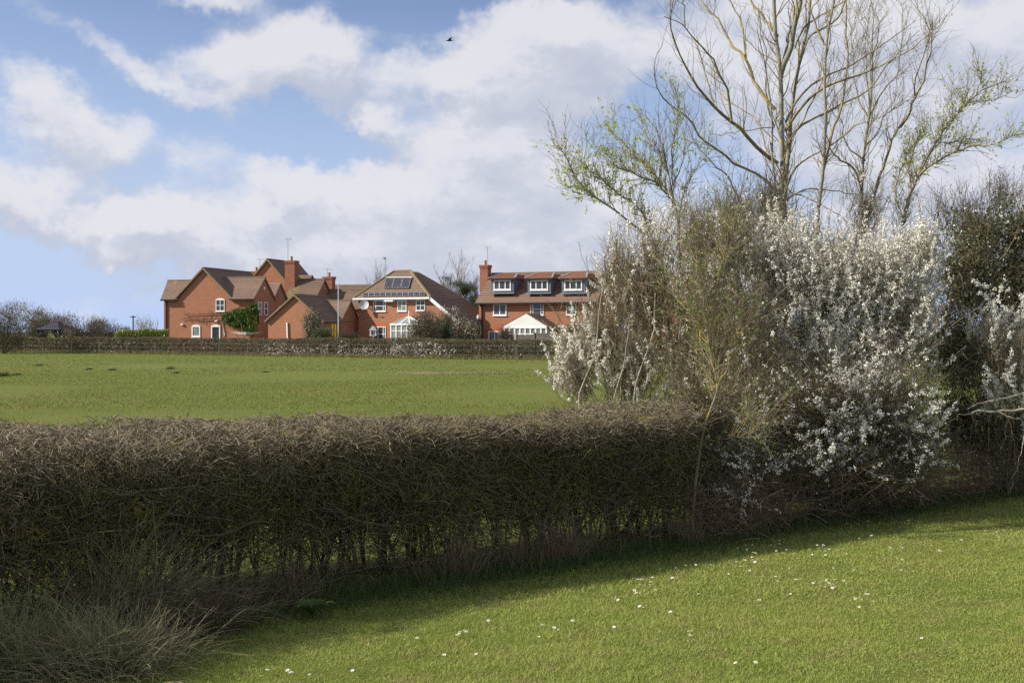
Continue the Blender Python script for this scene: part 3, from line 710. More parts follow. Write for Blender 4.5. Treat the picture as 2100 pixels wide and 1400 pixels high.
for (a, b_) in ((1012.5, 1048), (1087.5, 1124), (1157.5, 1194)):
    yb = .35
    p0 = P(a-5.5, 595, yb); p1 = P(b_+5.5, 595, yb); zt = P((a+b_)/2, 570.5, yb)[2]; zb_ = P((a+b_)/2, 596, yb)[2]
    m = B(); m.box(p0[0], p1[0], yb, 3.3, zb_-.25, zt); dm = m.build('dormer', M_lead, h.e)
    rr_ = B(); zt2 = min(zr-.05, zt+.75)
    rr_.roof((p0[0]-.2, yb-.25, zt-.02), (p1[0]+.2, yb-.25, zt-.02), (p1[0]-.3, yb+1.7, zt2-.1), (p0[0]+.3, yb+1.7, zt2-.1), step=.25)
    rr_.roof((p0[0]-.2, 3.4, zt-.02), (p0[0]-.2, yb-.25, zt-.02), (p0[0]+.3, yb+1.7, zt2-.1), (p0[0]+.3, 3.5, zt2-.1), step=.25)
    rr_.roof((p1[0]+.2, yb-.25, zt-.02), (p1[0]+.2, 3.4, zt-.02), (p1[0]-.3, 3.5, zt2-.1), (p1[0]-.3, yb+1.7, zt2-.1), step=.25)
    rr_.build('dormer_roof', M_tileor, dm)
    Mf = MATS.get('lead_flash') or mat('lead_flash', (.28, .31, .36), (.2, .23, .27), 3, .5)
    B().bar((p0[0]-.2, yb-.25, zt+.04), (p0[0]+.3, yb+1.7, zt2-.04), .16, .05).build('dormer_flashing', Mf, dm); B().bar((p1[0]+.2, yb-.25, zt+.04), (p1[0]-.3, yb+1.7, zt2-.04), .16, .05).build('dormer_flashing', Mf, dm)
    B().bar((p0[0]-.1, yb-.06, zb_-.26), (p1[0]+.1, yb-.06, zb_-.26), .3, .06).build('dormer_apron', Mf, dm)
    B().box(p0[0]-.22, p1[0]+.22, yb-.3, yb-.2, zt-.14, zt-.02).build('dormer_fascia', M_gutter, dm)
    w = h.window(a, 574, b_, 595, vbars=[.33, .67], nh=1, ly=yb, sill=True, fw=.11, parent=dm)
h.window(1011.5, 623, 1039, 647, 2, 1, fw=.11); h.window(1088, 621.5, 1115, 646, vbars=[.2, .8], nh=2); h.window(1161.5, 620.5, 1182, 645.5, 2, 2)
h.window(1002, 678.5, 1040, 700, 3, 1, fw=.1, glass=M_glassl); h.window(1150, 677, 1180, 700, 3, 1, fw=.09)
q = P(1002, 675); q2 = P(1034, 675); B().box(q[0]-.1, q2[0]+.1, -.012, .02, q[2]-.1, q[2]+.14).build('window_header', M_header, h.e)
h.chimney(984, 1000, 543, 600, DD/2-.9, .9, 1); h.chimney(1224, 1237, 560, 640, DD/2-.4, .8, 1)
h.aerial(1000, 506, 550, DD/2-.5); h.aerial(1221, 537, 560, DD/2, 'log')
q = P(1208, 566, 2.6); B().bar((q[0], 2.6, q[2]-.6), (q[0], 2.6, q[2]+.35), .1).build('vent_pipe', M_white, h.e)
# small dish on corner
c = Vector(P(979, 651, -.4)); m = B(); n = Vector((-.7, -.7, .2)).normalized(); u = n.cross(Vector((0, 0, 1))).normalized(); w_ = u.cross(n).normalized()
pts = [c+(u*math.cos(2*math.pi*j/14)*.26+w_*math.sin(2*math.pi*j/14)*.3) for j in range(14)]
for j in range(14): m.face([c-n*.08, pts[j], pts[(j+1) % 14]]); m.face([c-n*.10, pts[(j+1) % 14], pts[j]])
m.bar(c-n*.08, (c.x+.25, -.01, c.z-.1), .05).build('satellite_dish', MATS['dish_grey'], h.e)
# conservatory: gabled, white boarded pediment
ly = -3.0
L0 = P(1033, 669, ly); L1 = P(1121, 668, ly); AP = P(1079, 642, ly); fz = L0[2]
m = B(); m.prism_xz([(L0[0], fz), (L1[0], fz), (AP[0], AP[2]-.06)], ly, ly+.12)
for i in range(1, 6): 
    t = i/6; m.box(L0[0]+(AP[0]-L0[0])*t+.06, L1[0]-(L1[0]-AP[0])*t-.06, ly-.012, ly-.002, fz+(AP[2]-fz)*t-.012, fz+(AP[2]-fz)*t+.012)
cons = m.build('conservatory', M_render, h.e)
m = B(); m.box(L0[0], L1[0], ly-.03, ly+.15, fz-.2, fz-.002)
for i in range(9):
    x = L0[0]+.05+(L1[0]-L0[0]-.1)*i/8; m.box(x-.07, x+.07, ly+.0, ly+.12, 0, fz-.2)
m.box(L0[0], L1[0], ly+.01, ly+.11, fz-.75, fz-.66); m.box(L0[0], L1[0], ly+.01, ly+.11, 0, .7); m.build('conservatory_frame', M_white, cons)
B().box(L0[0]+.05, L1[0]-.05, ly+.05, ly+.07, .6, fz-.2).box(L1[0]-.1, L1[0]-.08, ly+.13, 0, .6, fz-.2).build('conservatory_glazing', M_glassl, cons)
rb = B(); rb.roof((L0[0]-.15, 0, fz-.05), (L0[0]-.15, ly+.01, fz-.05), (AP[0], ly+.01, AP[2]+.02), (AP[0], 0, AP[2]+.02)); rb.roof((L1[0]+.15, ly+.01, fz-.05), (L1[0]+.15, 0, fz-.05), (AP[0], 0, AP[2]+.02), (AP[0], ly+.01, AP[2]+.02))
rb.build('conservatory_roof', M_tile, cons)
# ================================================================== HOUSE 7 (behind the blossom)
h = House('brick_house', 'rightmost brick house glimpsed through the blossoming bushes', 1290, 124, 20)
P = h.P
X1 = P(1500, 620)[0]; ez = 5.0; zr = 7.9; DD = 7
wb = B(); wb.box(0, X1, 0, DD, 0, ez); wb.prism_yz([(DD-.01, ez+.001), (.01, ez+.001), (DD/2, zr-.15)], X1-.35, X1-.001); wb.prism_yz([(DD-.01, ez+.001), (.01, ez+.001), (DD/2, zr-.15)], .001, .35)
ga = P(1445, 538); gk = 1.0; hw = ga[2]-ez
wb.prism_xz([(ga[0]-hw, ez+.002), (ga[0]+hw, ez+.002), (ga[0], ga[2]-.12)], -.003, 5); wb.build('wall', M_brick, h.e)
rb = B(); rb.roof((-.2, -.3, ez-.1), (X1+.2, -.3, ez-.1), (X1+.2, DD/2, zr), (-.2, DD/2, zr)); rb.roof((X1+.2, DD+.3, ez-.1), (-.2, DD+.3, ez-.1), (-.2, DD/2, zr), (X1+.2, DD/2, zr))
slope(rb, ga[0]-hw-.2, ez-.2, ga[0], ga[2], -.2, 5); slope(rb, ga[0]+hw+.2, ez-.2, ga[0], ga[2], -.2, 5)
rb.build('roof', M_tile, h.e)
h.window(1320, 625, 1345, 648, 2, 2); h.window(1430, 622, 1455, 646, 2, 2)

# ================================================================== small garden things
q = W(694, 700, 109.0)
e = thing('flagpole', 'slender pale grey flagpole standing bare in front of the garage wing', 'flagpole', (q[0], q[1], 0))
ht = W(694, 581, 109.0)[2]
B().cyl(0, 0, 0, ht, .065, .045, 8).build('pole', mat('pale_pole', (.45, .47, .52), (.55, .57, .6), 2, .4), e)
B().cyl(0, 0, ht, ht+.1, .07, .02, 8).build('finial', M_white, e)
q = W(685, 700, 106.0)
e = thing('swing_frame', 'bright yellow garden frame of two upright bars near the flagpole', 'play frame', (q[0], q[1], 0))
zt = W(0, 664, 106)[2]
B().bar((-.1, 0, 0), (-.12, 0, zt), .12).build('upright', M_yellow, e); B().bar((.1, 0, 0), (.13, 0, zt), .12).build('upright', M_yellow, e)
B().bar((-.1, -.01, zt*.55), (.12, -.01, zt*.75), .06).bar((-.1, .01, zt*.85), (.12, .01, zt*.6), .06).build('net', M_yellow, e)
# rotary clothes line
q = W(503, 700, 108.0); zc = W(0, 683, 108)[2]
e = thing('rotary_clothes_line', 'grey rotary clothes line with drooping lines below the evergreen climber', 'clothes line', (q[0], q[1], 0))
B().cyl(0, 0, 0, zc+.1, .04, .03, 6).build('pole', M_metal, e)
for i in range(4):
    a = i*math.pi/2+.3; B().bar((0, 0, zc-.25), (1.5*math.cos(a), 1.5*math.sin(a), zc+.12), .035).build('arm', M_metal, e)
m = B()
for rr_ in (.7, 1.0, 1.3):
    for i in range(4):
        a = i*math.pi/2+.3; a2 = a+math.pi/2; zz = zc-.25+.37*rr_/1.5
        m.bar((rr_*math.cos(a), rr_*math.sin(a), zz), (rr_*math.cos(a2), rr_*math.sin(a2), zz), .02)
m.build('line', M_white, e)
# gazebo at left
q = W(118, 690, 116.0); s_ = 116/F
e = thing('gazebo', 'open garden gazebo with dark pyramid roof and braced posts', 'gazebo', (q[0], q[1], 0), R(-20))
zE = W(0, 676, 116)[2]; zA = W(0, 659, 116)[2]; w = 1.45
m = B()
cs = [(-w, -w), (w, -w), (w, w), (-w, w)]
for i in range(4):
    a, b_ = cs[i], cs[(i+1) % 4]; m.roof((a[0], a[1], zE), (b_[0], b_[1], zE), (0.01*b_[0], 0.01*b_[1], zA), (0.01*a[0], .01*a[1], zA), step=.25)
m.build('roof', mat('gazebo_roof', (.035, .035, .05), (.06, .06, .08), 3, .7), e)
for a in cs:
    p = B(); x, y = a[0]*.85, a[1]*.85; p.box(x-.07, x+.07, y-.07, y+.07, 0, zE)
    p.bar((x, y, zE-.7), (x*.5, y, zE-.05), .09).bar((x, y, zE-.7), (x, y*.5, zE-.05), .09); p.build('post', M_gutter, e)
# telegraph pole far
q = W(273, 700, 230.0)
e = thing('telegraph_pole', 'distant wooden telegraph pole with short crossarm on the horizon', 'telegraph pole', (q[0], q[1], 0))
zt = W(0, 647, 230)[2]; B().cyl(0, 0, 0, zt, .16, .12, 8).build('pole', M_fence, e); B().box(-.55, .55, -.08, .08, zt-.35, zt-.18).build('crossarm', M_fence, e)
# timber garden fence at the dormer house
a = W(1059, 700, 96.0); b_ = W(1150, 700, 93.0)
L = float(np.hypot(*(b_-a)[:2]))
e = thing('garden_fence', 'dark brown close-boarded garden fence in front of the white conservatory', 'fence', (a[0], a[1], 0), math.atan2(b_[1]-a[1], b_[0]-a[0]))
zt = W(0, 686, 96)[2]; n = int((L+8)/.14)
m = B(); rg = G(5)
for i in range(n): 
    x = i*.14; m.box(x, x+.128, -.01+rg.uniform(0, .012), .015, 0, zt-rg.uniform(.0, .03)+(.12 if x > 1.9 else 0))
m.build('boards', M_fence, e)
for i in range(int((L+8)/1.9)+1): B().box(i*1.9-.06, i*1.9+.06, -.08, .06, 0, zt+.16).build('post', M_post if i == 0 else M_fence, e)
# collapsed trellis / pale timber leaning near the left corner of the dormer house
q = W(965, 690, 108.0)
e = thing('leaning_trellis', 'leaning weathered timber trellis between the two right-hand houses', 'trellis', (q[0], q[1], 0))
m = B().bar((-1.0, 0, 1.1), (.9, .2, 2.6), .09).bar((-.7, 0, .9), (.9, .1, 1.6), .07).bar((-.2, 0, .8), (.6, 0, 2.3), .06).bar((0.2, 0, .8), (1.0, 0, 1.9), .05).bar((-1, 0, 0), (-1, 0, 1.2), .09).bar((.9, .1, 0), (.9, .2, 2.5), .08)
m.build('slats', M_post, e)

# ================================================================== VEGETATION
M_twig = mat('hedge_twigs', (.29, .24, .135), (.025, .021, .011), 6, .8, island=.8, c3=(.30, .25, .05), th3=(.55, .68), s3=5)  # bright and near-black twigs paint sun glints and shade into the hedge
M_twigtop = mat('trimmed_lit_twigs', (.32, .27, .19), (.11, .088, .052), 8, .85, island=.6)  # trimmed ends, paler than the other twigs to paint the sunlit band
M_stem = mat('hedge_stems', (.13, .12, .075), (.05, .045, .028), 9, .9, c3=(.25, .22, .04), th3=(.56, .68))
M_hleaf = mat('hedge_leaves', (.05, .065, .012), (.26, .22, .035), 5, .6, island=.7, transl=.3)
M_dead = mat('dead_stems', (.23, .17, .10), (.08, .06, .038), 4, .9, island=.6)
M_straw = mat('straw_grass', (.46, .38, .24), (.16, .17, .07), 3, .85, island=.65, transl=.25)
M_tgrass = mat('shade_darkened_grass', (.05, .10, .022), (.09, .125, .035), 3, .7, island=.5, transl=.35)  # green darkened so the hedge's shade is in the grass colour
M_lawn = mat('lawn_blades', (.25, .33, .058), (.39, .41, .12), 1.1, .6, island=.4, transl=.35, c3=(.37, .34, .13), th3=(.50, .72), s3=3.7, spec=.25)
M_fieldb = mat('field_blades', (.135, .172, .030), (.205, .20, .048), .5, .75, island=.4, transl=.3, c3=(.24, .20, .08), th3=(.55, .75), s3=.9)
M_bark = mat('grey_bark', (.30, .29, .25), (.19, .18, .15), 9, .9, c3=(.40, .31, .08), th3=(.60, .70), s3=8, bump=.5)
M_branch = mat('lichened_branches', (.25, .215, .13), (.15, .125, .07), 7, .9, c3=(.40, .31, .07), th3=(.50, .64), s3=5)
M_tw = mat('bare_twigs', (.26, .21, .14), (.15, .115, .075), 4, .9, island=.5)
M_btwd = mat('shade_darkened_twigs', (.17, .135, .085), (.06, .048, .03), 6, .9, island=.7)  # darker copy of the blackthorn twigs, shade painted into the colour
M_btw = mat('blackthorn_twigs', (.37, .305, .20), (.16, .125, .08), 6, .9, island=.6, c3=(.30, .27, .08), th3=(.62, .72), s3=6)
M_blos = mat('blossom', (.86, .85, .77), (.76, .75, .67), 12, .7, island=.5, transl=.35)
M_lime = mat('spring_leaves', (.36, .46, .09), (.50, .56, .17), 6, .55, island=.6, transl=.5)
M_green = mat('bud_leaves', (.17, .25, .04), (.27, .33, .08), 6, .6, island=.6, transl=.4)
M_ivy = mat('ivy_leaves', (.03, .05, .02), (.12, .13, .05), 5, .32, island=.8, c3=(.20, .13, .07), th3=(.62, .7), s3=9, spec=.5)
M_pale = mat('pale_bark', (.42, .38, .30), (.28, .25, .19), 10, .9)

# ---- near hedge path (front foot of the hedge on the lawn, left to right)
FP = np.array([(-4.4, 3.0), (-3.8, 5.2), (-3.5, 6.1), (-3.2, 6.85), (-2.6, 7.5), (-1.6, 8.5), (-.56, 9.3), (.32, 10.05), (1.5, 10.85), (2.2, 11.6), (4.1, 13.2), (6.2, 14.8), (9.5, 17.4)])  # leftmost points bend unseen towards the camera, shaped to shade the lawn
FPs = resample(np.c_[FP, np.zeros(len(FP))], 400)[:, :2]
Sd = np.concatenate([[0], np.cumsum(np.linalg.norm(np.diff(FPs, axis=0), axis=1))]); LEN = Sd[-1]
Tn = unit(np.gradient(FPs, axis=0)); Nin = np.c_[-Tn[:, 1], Tn[:, 0]]
def hp(s, t, z):
    t = np.where(np.asarray(t) > 0, t*(1+.36*np.clip((s_at(-.6)-s)/2.0, 0, 1)), t)
    x = np.interp(s, Sd, FPs[:, 0]); y = np.interp(s, Sd, FPs[:, 1]); nx_ = np.interp(s, Sd, Nin[:, 0]); ny_ = np.interp(s, Sd, Nin[:, 1])
    return np.stack([x+nx_*t, y+ny_*t, z*np.ones_like(x)], -1)
def s_at(X): return float(np.interp(X, FPs[:, 0], Sd))
S0, S1 = s_at(-4.1), s_at(3.1)
TH = 1.42
def htop(s): return 1.17+.10*np.clip((s_at(-.8)-s)/1.2, 0, 1)+.035*np.sin(s*1.9)+.025*np.sin(s*5.3+1)+.02*np.sin(s*13.1)+.10*np.sin(s*3.1)*np.clip((s-s_at(1.6))/1.5, 0, 1)
hedge = thing('trimmed_hedge', 'long flat-topped trimmed hedge of bare twigs along the edge of the lawn', 'hedge', tuple(hp(np.array([s_at(-2.5)]), .6, 0)[0]))
HO = np.array(hedge.location)
rg = G(11)
# upright stems
ge = Geo(); n = 420
s_ = rg.uniform(S0, S1, n); st = hp(s_, rg.normal(.62, .22, n).clip(.15, 1.15), 0)
d = unit(np.c_[rg.normal(0, .22, n), rg.normal(0, .16, n), np.ones(n)])
Ps = wander(st, d, rg.uniform(.85, 1.15, n), 8, rg, .10, .04)
r = rg.choice([.007, .010, .014, .020], n, p=[.35, .35, .2, .1]); Rs = r[:, None]*np.linspace(1, .5, 8)[None]
tubes(ge, Ps, Rs, 5)
C1, R1 = sprout(Ps, Rs, 2600, rg, .15, .95, .75, (.3, .6), 7, .16, .05, .55, .003)
C1[..., 2] = np.minimum(C1[..., 2], 1.12); tubes(ge, C1, R1, 4)
# long crossing branches in the front
n = 700; s_ = rg.uniform(S0, S1, n); z = rg.uniform(.15, 1.0, n)
st = hp(s_, rg.uniform(.06, .6, n), z); sg = rg.choice([-1, 1], n)
d = unit(np.c_[sg*rg.uniform(.5, 1, n), sg*.6*rg.uniform(.5, 1, n), rg.uniform(-.3, .9, n)])
C2 = wander(st, d, rg.uniform(.3, .9, n), 9, rg, .26, .01); C2[..., 2] = np.clip(C2[..., 2], .05, 1.14)
tubes(ge, C2, rg.uniform(.002, .0075, n)[:, None]*np.linspace(1, .4, 9)[None], 4)
ge.build('stems', M_stem, hedge, origin=HO)
# twigs
def fade(s): return .93*np.clip((s-s_at(1.35))/(s_at(2.5)-s_at(1.35)), 0, 1)
def twigs_fill(n, zlo, zhi, tfun, ln, rr_, dirf, K=4, wob=.3, seed=1, gap=True):
    rg = G(seed); s_ = rg.uniform(S0, S1, n); z = rg.uniform(zlo, zhi, n); t = tfun(rg, n)
    p = hp(s_, t, z)
    if gap:
        t = t+np.where(t < .6, .11+.13*fieldnoise(p, 6.5, 78), 0); p = hp(s_, t, z)
        q = fieldnoise(p, 9.0, 79) > rg.uniform(-.75, .25, n)-.6*np.clip((z-.85)/.2, 0, 1); p, s_, z = p[q], s_[q], z[q]
        f = fieldnoise(p*[1, 1, .6], 4.5, 77); keep = (f > -.15+.55*(1-np.clip((z-.25)/.6, 0, 1))) | (rg.uniform(size=len(z)) < .22+.6*np.clip((z-.5)/.4, 0, 1))
        p, s_ = p[keep], s_[keep]
    q = rg.uniform(size=len(s_)) > fade(s_); p, s_ = p[q], s_[q]
    n = len(p); d = dirf(rg, n); C = wander(p, d, rg.uniform(*ln, n), K, rg, wob, 0)
    zt = htop(s_)[:, None]+rg.uniform(-.05, .05, n)[:, None]; C[..., 2] = np.minimum(C[..., 2], zt+0*C[..., 2])
    return C, rg.uniform(*rr_, n)[:, None]*np.linspace(1, .55, K)[None]
ge = Geo()
shell = lambda rg, n: np.where(rg.uniform(size=n) < .62, np.abs(rg.normal(0, .16, n)), rg.uniform(0, TH, n)*1.0)
iso = lambda rg, n: unit(rg.normal(size=(n, 3))*[1.1, .8, .8]+[.1, -.15, .35])
C, r = twigs_fill(92000, .25, 1.15, shell, (.07, .24), (.0014, .0034), iso, 4, .28, 21); tubes(ge, C, r, 3)
C, r = twigs_fill(9000, .05, .5, lambda rg, n: rg.uniform(0, .9, n), (.1, .35), (.0015, .003), iso, 4, .25, 22, False); tubes(ge, C, r, 3)
C, r = twigs_fill(42000, .38, 1.08, lambda rg, n: rg.uniform(.22, 1.3, n), (.10, .28), (.002, .0045), iso, 3, .28, 26, False); tubes(ge, C, r, 3)
ge.build('twigs', M_twig, hedge, origin=HO)
ge = Geo()
n = 30000; rg = G(23); s_ = rg.uniform(S0, S1, n); s_ = s_[rg.uniform(size=n) > fade(s_)*1.05]; n = len(s_); t = rg.uniform(-.05, TH+.05, n)
ed = np.minimum(np.clip(t+.05, 0, 1), np.clip(TH+.05-t, 0, 1)); dz = .10*np.exp(-ed/.07)
p = hp(s_, t, htop(s_)-rg.uniform(.02, .12, n)-dz)
C = wander(p, unit(rg.normal(size=(n, 3))*[1.0, .9, .55]+[0, 0, .22]), rg.uniform(.03, .12, n), 3, rg, .3)
C[..., 2] = np.minimum(C[..., 2], (htop(s_)+rg.uniform(-.03, .02, n))[:, None])
tubes(ge, C, rg.uniform(.0016, .0034, n)[:, None]*np.array([1, .9, .75])[None], 3)
n = 13000; s_ = rg.uniform(S0, S1, n); z = 1.14-np.abs(rg.normal(0, .17, n)); p = hp(s_, np.abs(rg.normal(0, .09, n))+.04-.0*z, z); k = (fieldnoise(p, 7.0, 81) > rg.uniform(-.9, .6, n)) & (rg.uniform(size=n) > fade(s_)); p = p[k]; n = len(p)  # pale twigs thinning down the front paint its upper part as lit
C = wander(p, unit(rg.normal(size=(n, 3))*[1, .8, .9]+[0, -.1, .2]), rg.uniform(.04, .16, n), 3, rg, .3)
tubes(ge, C, rg.uniform(.0013, .003, n)[:, None]*np.array([1, .9, .7])[None], 3)
# a few cut ends standing proud
n = 130; s_ = rg.uniform(S0, S1, n); p = hp(s_, rg.uniform(0, TH, n), htop(s_)-.14)
C = wander(p, unit(rg.normal(size=(n, 3))*.6+[.1, 0, 1]), rg.uniform(.14, .24, n), 4, rg, .12); tubes(ge, C, rg.uniform(.002, .0048, n)[:, None]*np.array([1, .9, .8, .7])[None], 4)
ge.build('clipped_lit_top', M_twigtop, hedge, origin=HO)
ge = Geo(); n = 105000; rg = G(24); s_ = rg.uniform(S0, S1, n); z = rg.beta(2.2, 1.6, n)*1.1; p = hp(s_, shell(rg, n), z); k = (fieldnoise(p, 3.2, 5) > -.25) & (rg.uniform(size=n) > fade(s_))
leaves(ge, p[k], rg.uniform(.007, .018, k.sum()), rg, .2, .6); ge.build('leaves', M_hleaf, hedge, origin=HO)

# dead stems along the foot of the hedge
ge = Geo(); rg = G(31); n = 22000; s_ = rg.uniform(S0+1, s_at(8.5), n)
w = np.clip(.3+.5*np.sin(s_*2.3+1)+.4*np.sin(s_*5.1)+.3*np.sin(s_*13), .04, 1)
k = rg.uniform(size=n) < w; s_ = s_[k]; w = w[k]; n = len(s_)
p = hp(s_, rg.normal(.02, .13, n)-.04, 0); C = wander(p, unit(rg.normal(size=(n, 3))*[.32, .3, .1]+[0, -.08, 1]), rg.uniform(.12, .5, n)*(.5+.5*w), 5, rg, .16, -.03)
C[..., 2] = np.maximum(C[..., 2], .005); tubes(ge, C, rg.uniform(.001, .0021, n)[:, None]*np.linspace(1, .5, 5)[None], 3)
o = ge.build('dead_stems', M_dead); tag(o, 'tangle of brown dead stems standing along the hedge foot', 'dead stems', kind='stuff')

# tall grass fringe, spread wide and coloured dark to deepen the hedge's shade
def blades(geo, p, h_, w_, rg, lean=.35, K=3, dirv=None):
    n = len(p)
    if n == 0: return
    d = unit(rg.normal(size=(n, 3))*[lean, lean, 0]+[0, 0, 1]) if dirv is None else unit(rg.normal(size=(n, 3))*[lean, lean, 0]+dirv)
    C = wander(p, d, h_, K, rg, .12, -.10)
    C[..., 2] = np.maximum(C[..., 2], p[:, None, 2]+.002)
    side = unit(np.cross(d, rg.normal(size=(n, 3)))); ww = (w_*np.ones(n))[:, None]
    V = []
    for k in range(K-1): V += [C[:, k]-side*ww*(1-k/(K-1)*.5), C[:, k]+side*ww*(1-k/(K-1)*.5)]
    V.append(C[:, -1]); V = np.stack(V, 1); m = 2*(K-1)+1
    base = np.arange(n)[:, None]*m; q = [base+np.array([2*k, 2*k+1, 2*k+3, 2*k+2]) for k in range(K-2)]
    tri = base+np.array([2*(K-2), 2*(K-2)+1, 2*(K-1)])
    # quads and triangles share one vertex block
    s0 = geo.n; geo.V.append(V.reshape(-1, 3)); geo.n += n*m
    if q: geo.F.setdefault(4, []).append(np.concatenate(q)+s0)
    geo.F.setdefault(3, []).append(tri+s0)
ge = Geo(); rg = G(32); n = 44000; s_ = rg.uniform(S0+1, s_at(9), n)
off = -np.abs(rg.normal(0, .30, n))+.05; p = hp(s_, off, 0)
blades(ge, p, rg.uniform(.05, .17, n)*np.exp(off*.8), .0022, rg, .3, 4)
o = ge.build('grass_fringe', M_tgrass); tag(o, 'longer green grass fringing the hedge foot, its colour darkened as hedge shade', 'grass', kind='stuff')

# lawn
def front_y(X): return np.interp(X, FPs[:, 0], FPs[:, 1])
ge = Geo(); rg = G(33)
def lawn_pts(n, y0, y1):
    Y = y0+(y1-y0)*rg.uniform(size=n)**.9; X = rg.uniform(-.45, .78, n)*Y*1.0+.1
    k = Y < front_y(X)+.10; return np.c_[X, Y, np.zeros(n)][k]
for n, y0, y1 in ((390000, 5.6, 8.6), (240000, 8.6, 11.5), (180000, 11.5, 17.0)):
    p = lawn_pts(n, y0, y1); p = p[(fieldnoise(p, 3.1, 88) < .62+rg.normal(0, .12, len(p))) | (rg.uniform(size=len(p)) < .35)]; f = fieldnoise(p, 2.2, 9)+.4*fieldnoise(p, 11.0, 19)
    hh = rg.uniform(.012, .036, len(p))*(1+.6*f); blades(ge, p, np.maximum(hh, .008), rg.uniform(.0010, .0021, (len(p), 1))[:, 0]*(y0/6)**.7, rg, .6, 3)
o = ge.build('lawn_grass', M_lawn); tag(o, 'short mown green grass of the foreground lawn', 'grass', kind='stuff')
# field grass
ge = Geo(); rg = G(34)
for n, y0, y1, w in ((90000, 12.5, 30, .004), (120000, 30, 60, .009), (70000, 60, 108, .02)):
    Y = rg.uniform(y0, y1, n); X = rg.uniform(-.47, .47, n)*Y; k = Y > np.interp(X, FPs[:, 0], FPs[:, 1])+2.2
    p = np.c_[X, Y, np.zeros(n)][k]; f = fieldnoise(p, .5, 3)
    blades(ge, p, rg.uniform(.03, .075, len(p))*(1+.4*f), w, rg, .6, 2)
o = ge.build('field_grass', M_fieldb); tag(o, 'olive green pasture grass of the open field', 'grass', kind='stuff')
# rush clumps in the field
M_rush = mat('rush_clumps', (.04, .07, .022), (.09, .12, .035), 3, .7, island=.5)
for i, (x, y, w) in enumerate([(6, 771, 9), (34, 769, 5), (80, 750, 4), (183, 758, 3.5), (350, 757, 3.5), (362, 765, 4), (230, 759, 7), (545, 764, 6)]):
    q = ground(x, y); e = q; rg = G(100+i); wd = w/F*q[1]; n = int(100+40*w)
    ge = Geo(); p = np.c_[rg.normal(0, wd*.35, n), rg.normal(0, .25, n), np.zeros(n)]; blades(ge, p, rg.uniform(.08, .24, n)*(.9 if i in (0, 4) else .5), .012, rg, .5, 3)
    o = ge.build('rush_clump', M_rush); o.location = tuple(q)
    lab = {0: 'largest dark rush clump at the left edge of the field', 1: 'small dark clump just right of the largest rush clump', 2: 'low clump farthest back at the left of the field', 4: 'small isolated dark clump in the field below the left brick house'}.get(i, None)
    tag(o, lab or 'low green weed clump scattered in the open field', 'plant', 'weed clumps in the field')
# bare soil scrape
M_soil = mat('soil', (.21, .155, .09), (.15, .12, .06), 6, .95, bump=.6)
q = ground(885, 765); rg = G(41); m = B()
n = 46; ring_ = []
for i in range(n):
    a = 2*math.pi*i/n; r_ = 1+.35*math.sin(3*a+1)+.25*math.sin(7*a)+rg.uniform(-.15, .15)
    ring_.append((2.4*r_*math.cos(a), 1.1*r_*math.sin(a), .012))
for i in range(n): m.face([(0, 0, .05), ring_[i], ring_[(i+1) % n]])
o = m.build('soil_patch', M_soil); o.location = tuple(q); tag(o, kind='structure')
ge = Geo(); n = 900; p = np.c_[rg.normal(0, 2.2, n)+q[0], rg.normal(0, 1.2, n)+q[1], np.zeros(n)]; blades(ge, p, rg.uniform(.04, .14, n), .010, rg, .7, 3)
p = np.c_[rg.uniform(-7, 7, 500)+ground(480, 757)[0], rg.normal(0, 2, 500)+ground(480, 757)[1], np.zeros(500)]; blades(ge, p, rg.uniform(.08, .22, 500), .006, rg, .5, 3)
o = ge.build('dry_stalks', M_straw); tag(o, 'scattered pale dry stalks and trampled straw in the field', 'dry grass', kind='stuff')

# leaf litter and clover
ge = Geo(); rg = G(44); n = 5000; s_ = rg.uniform(S0+1, s_at(9), n); p = hp(s_, rg.normal(-.02, .22, n), rg.uniform(.004, .03, n)); leaves(ge, p, rg.uniform(.012, .035, n), rg, 0, .6)
o = ge.build('leaf_litter', mat('leaf_litter', (.20, .13, .07), (.09, .06, .035), 5, .9, island=.7)); tag(o, 'brown leaf litter lying along the hedge foot', 'leaf litter', kind='stuff')
ge = Geo(); rg = G(45); p = lawn_pts(60000, 5.6, 14); f = fieldnoise(p, 3.5, 12); p = p[f > .55]; n = len(p); p[:, 2] = rg.uniform(.010, .024, n)
nn = unit(rg.normal(size=(n, 3))*[1, 1, .25]); leaves(ge, p, rg.uniform(.007, .014, n), rg, 0, .8, nrm=nn); o = ge.build('clover', mat('clover_leaves', (.07, .14, .025), (.12, .20, .04), 5, .6, island=.6, transl=.2)); tag(o, 'patches of dark clover leaves in the mown lawn', 'clover', kind='stuff')
ge = Geo(); rg = G(46); p = lawn_pts(40000, 5.6, 14); f = fieldnoise(p, 2.1, 15); p = p[f > .35]; blades(ge, p, rg.uniform(.012, .034, len(p)), .0011, rg, 1.4, 3); o = ge.build('dry_blades', mat('dry_blades', (.48, .42, .24), (.33, .27, .14), 5, .8, island=.6, transl=.2)); tag(o, 'dry straw coloured blades thatched into the lawn', 'grass', kind='stuff')
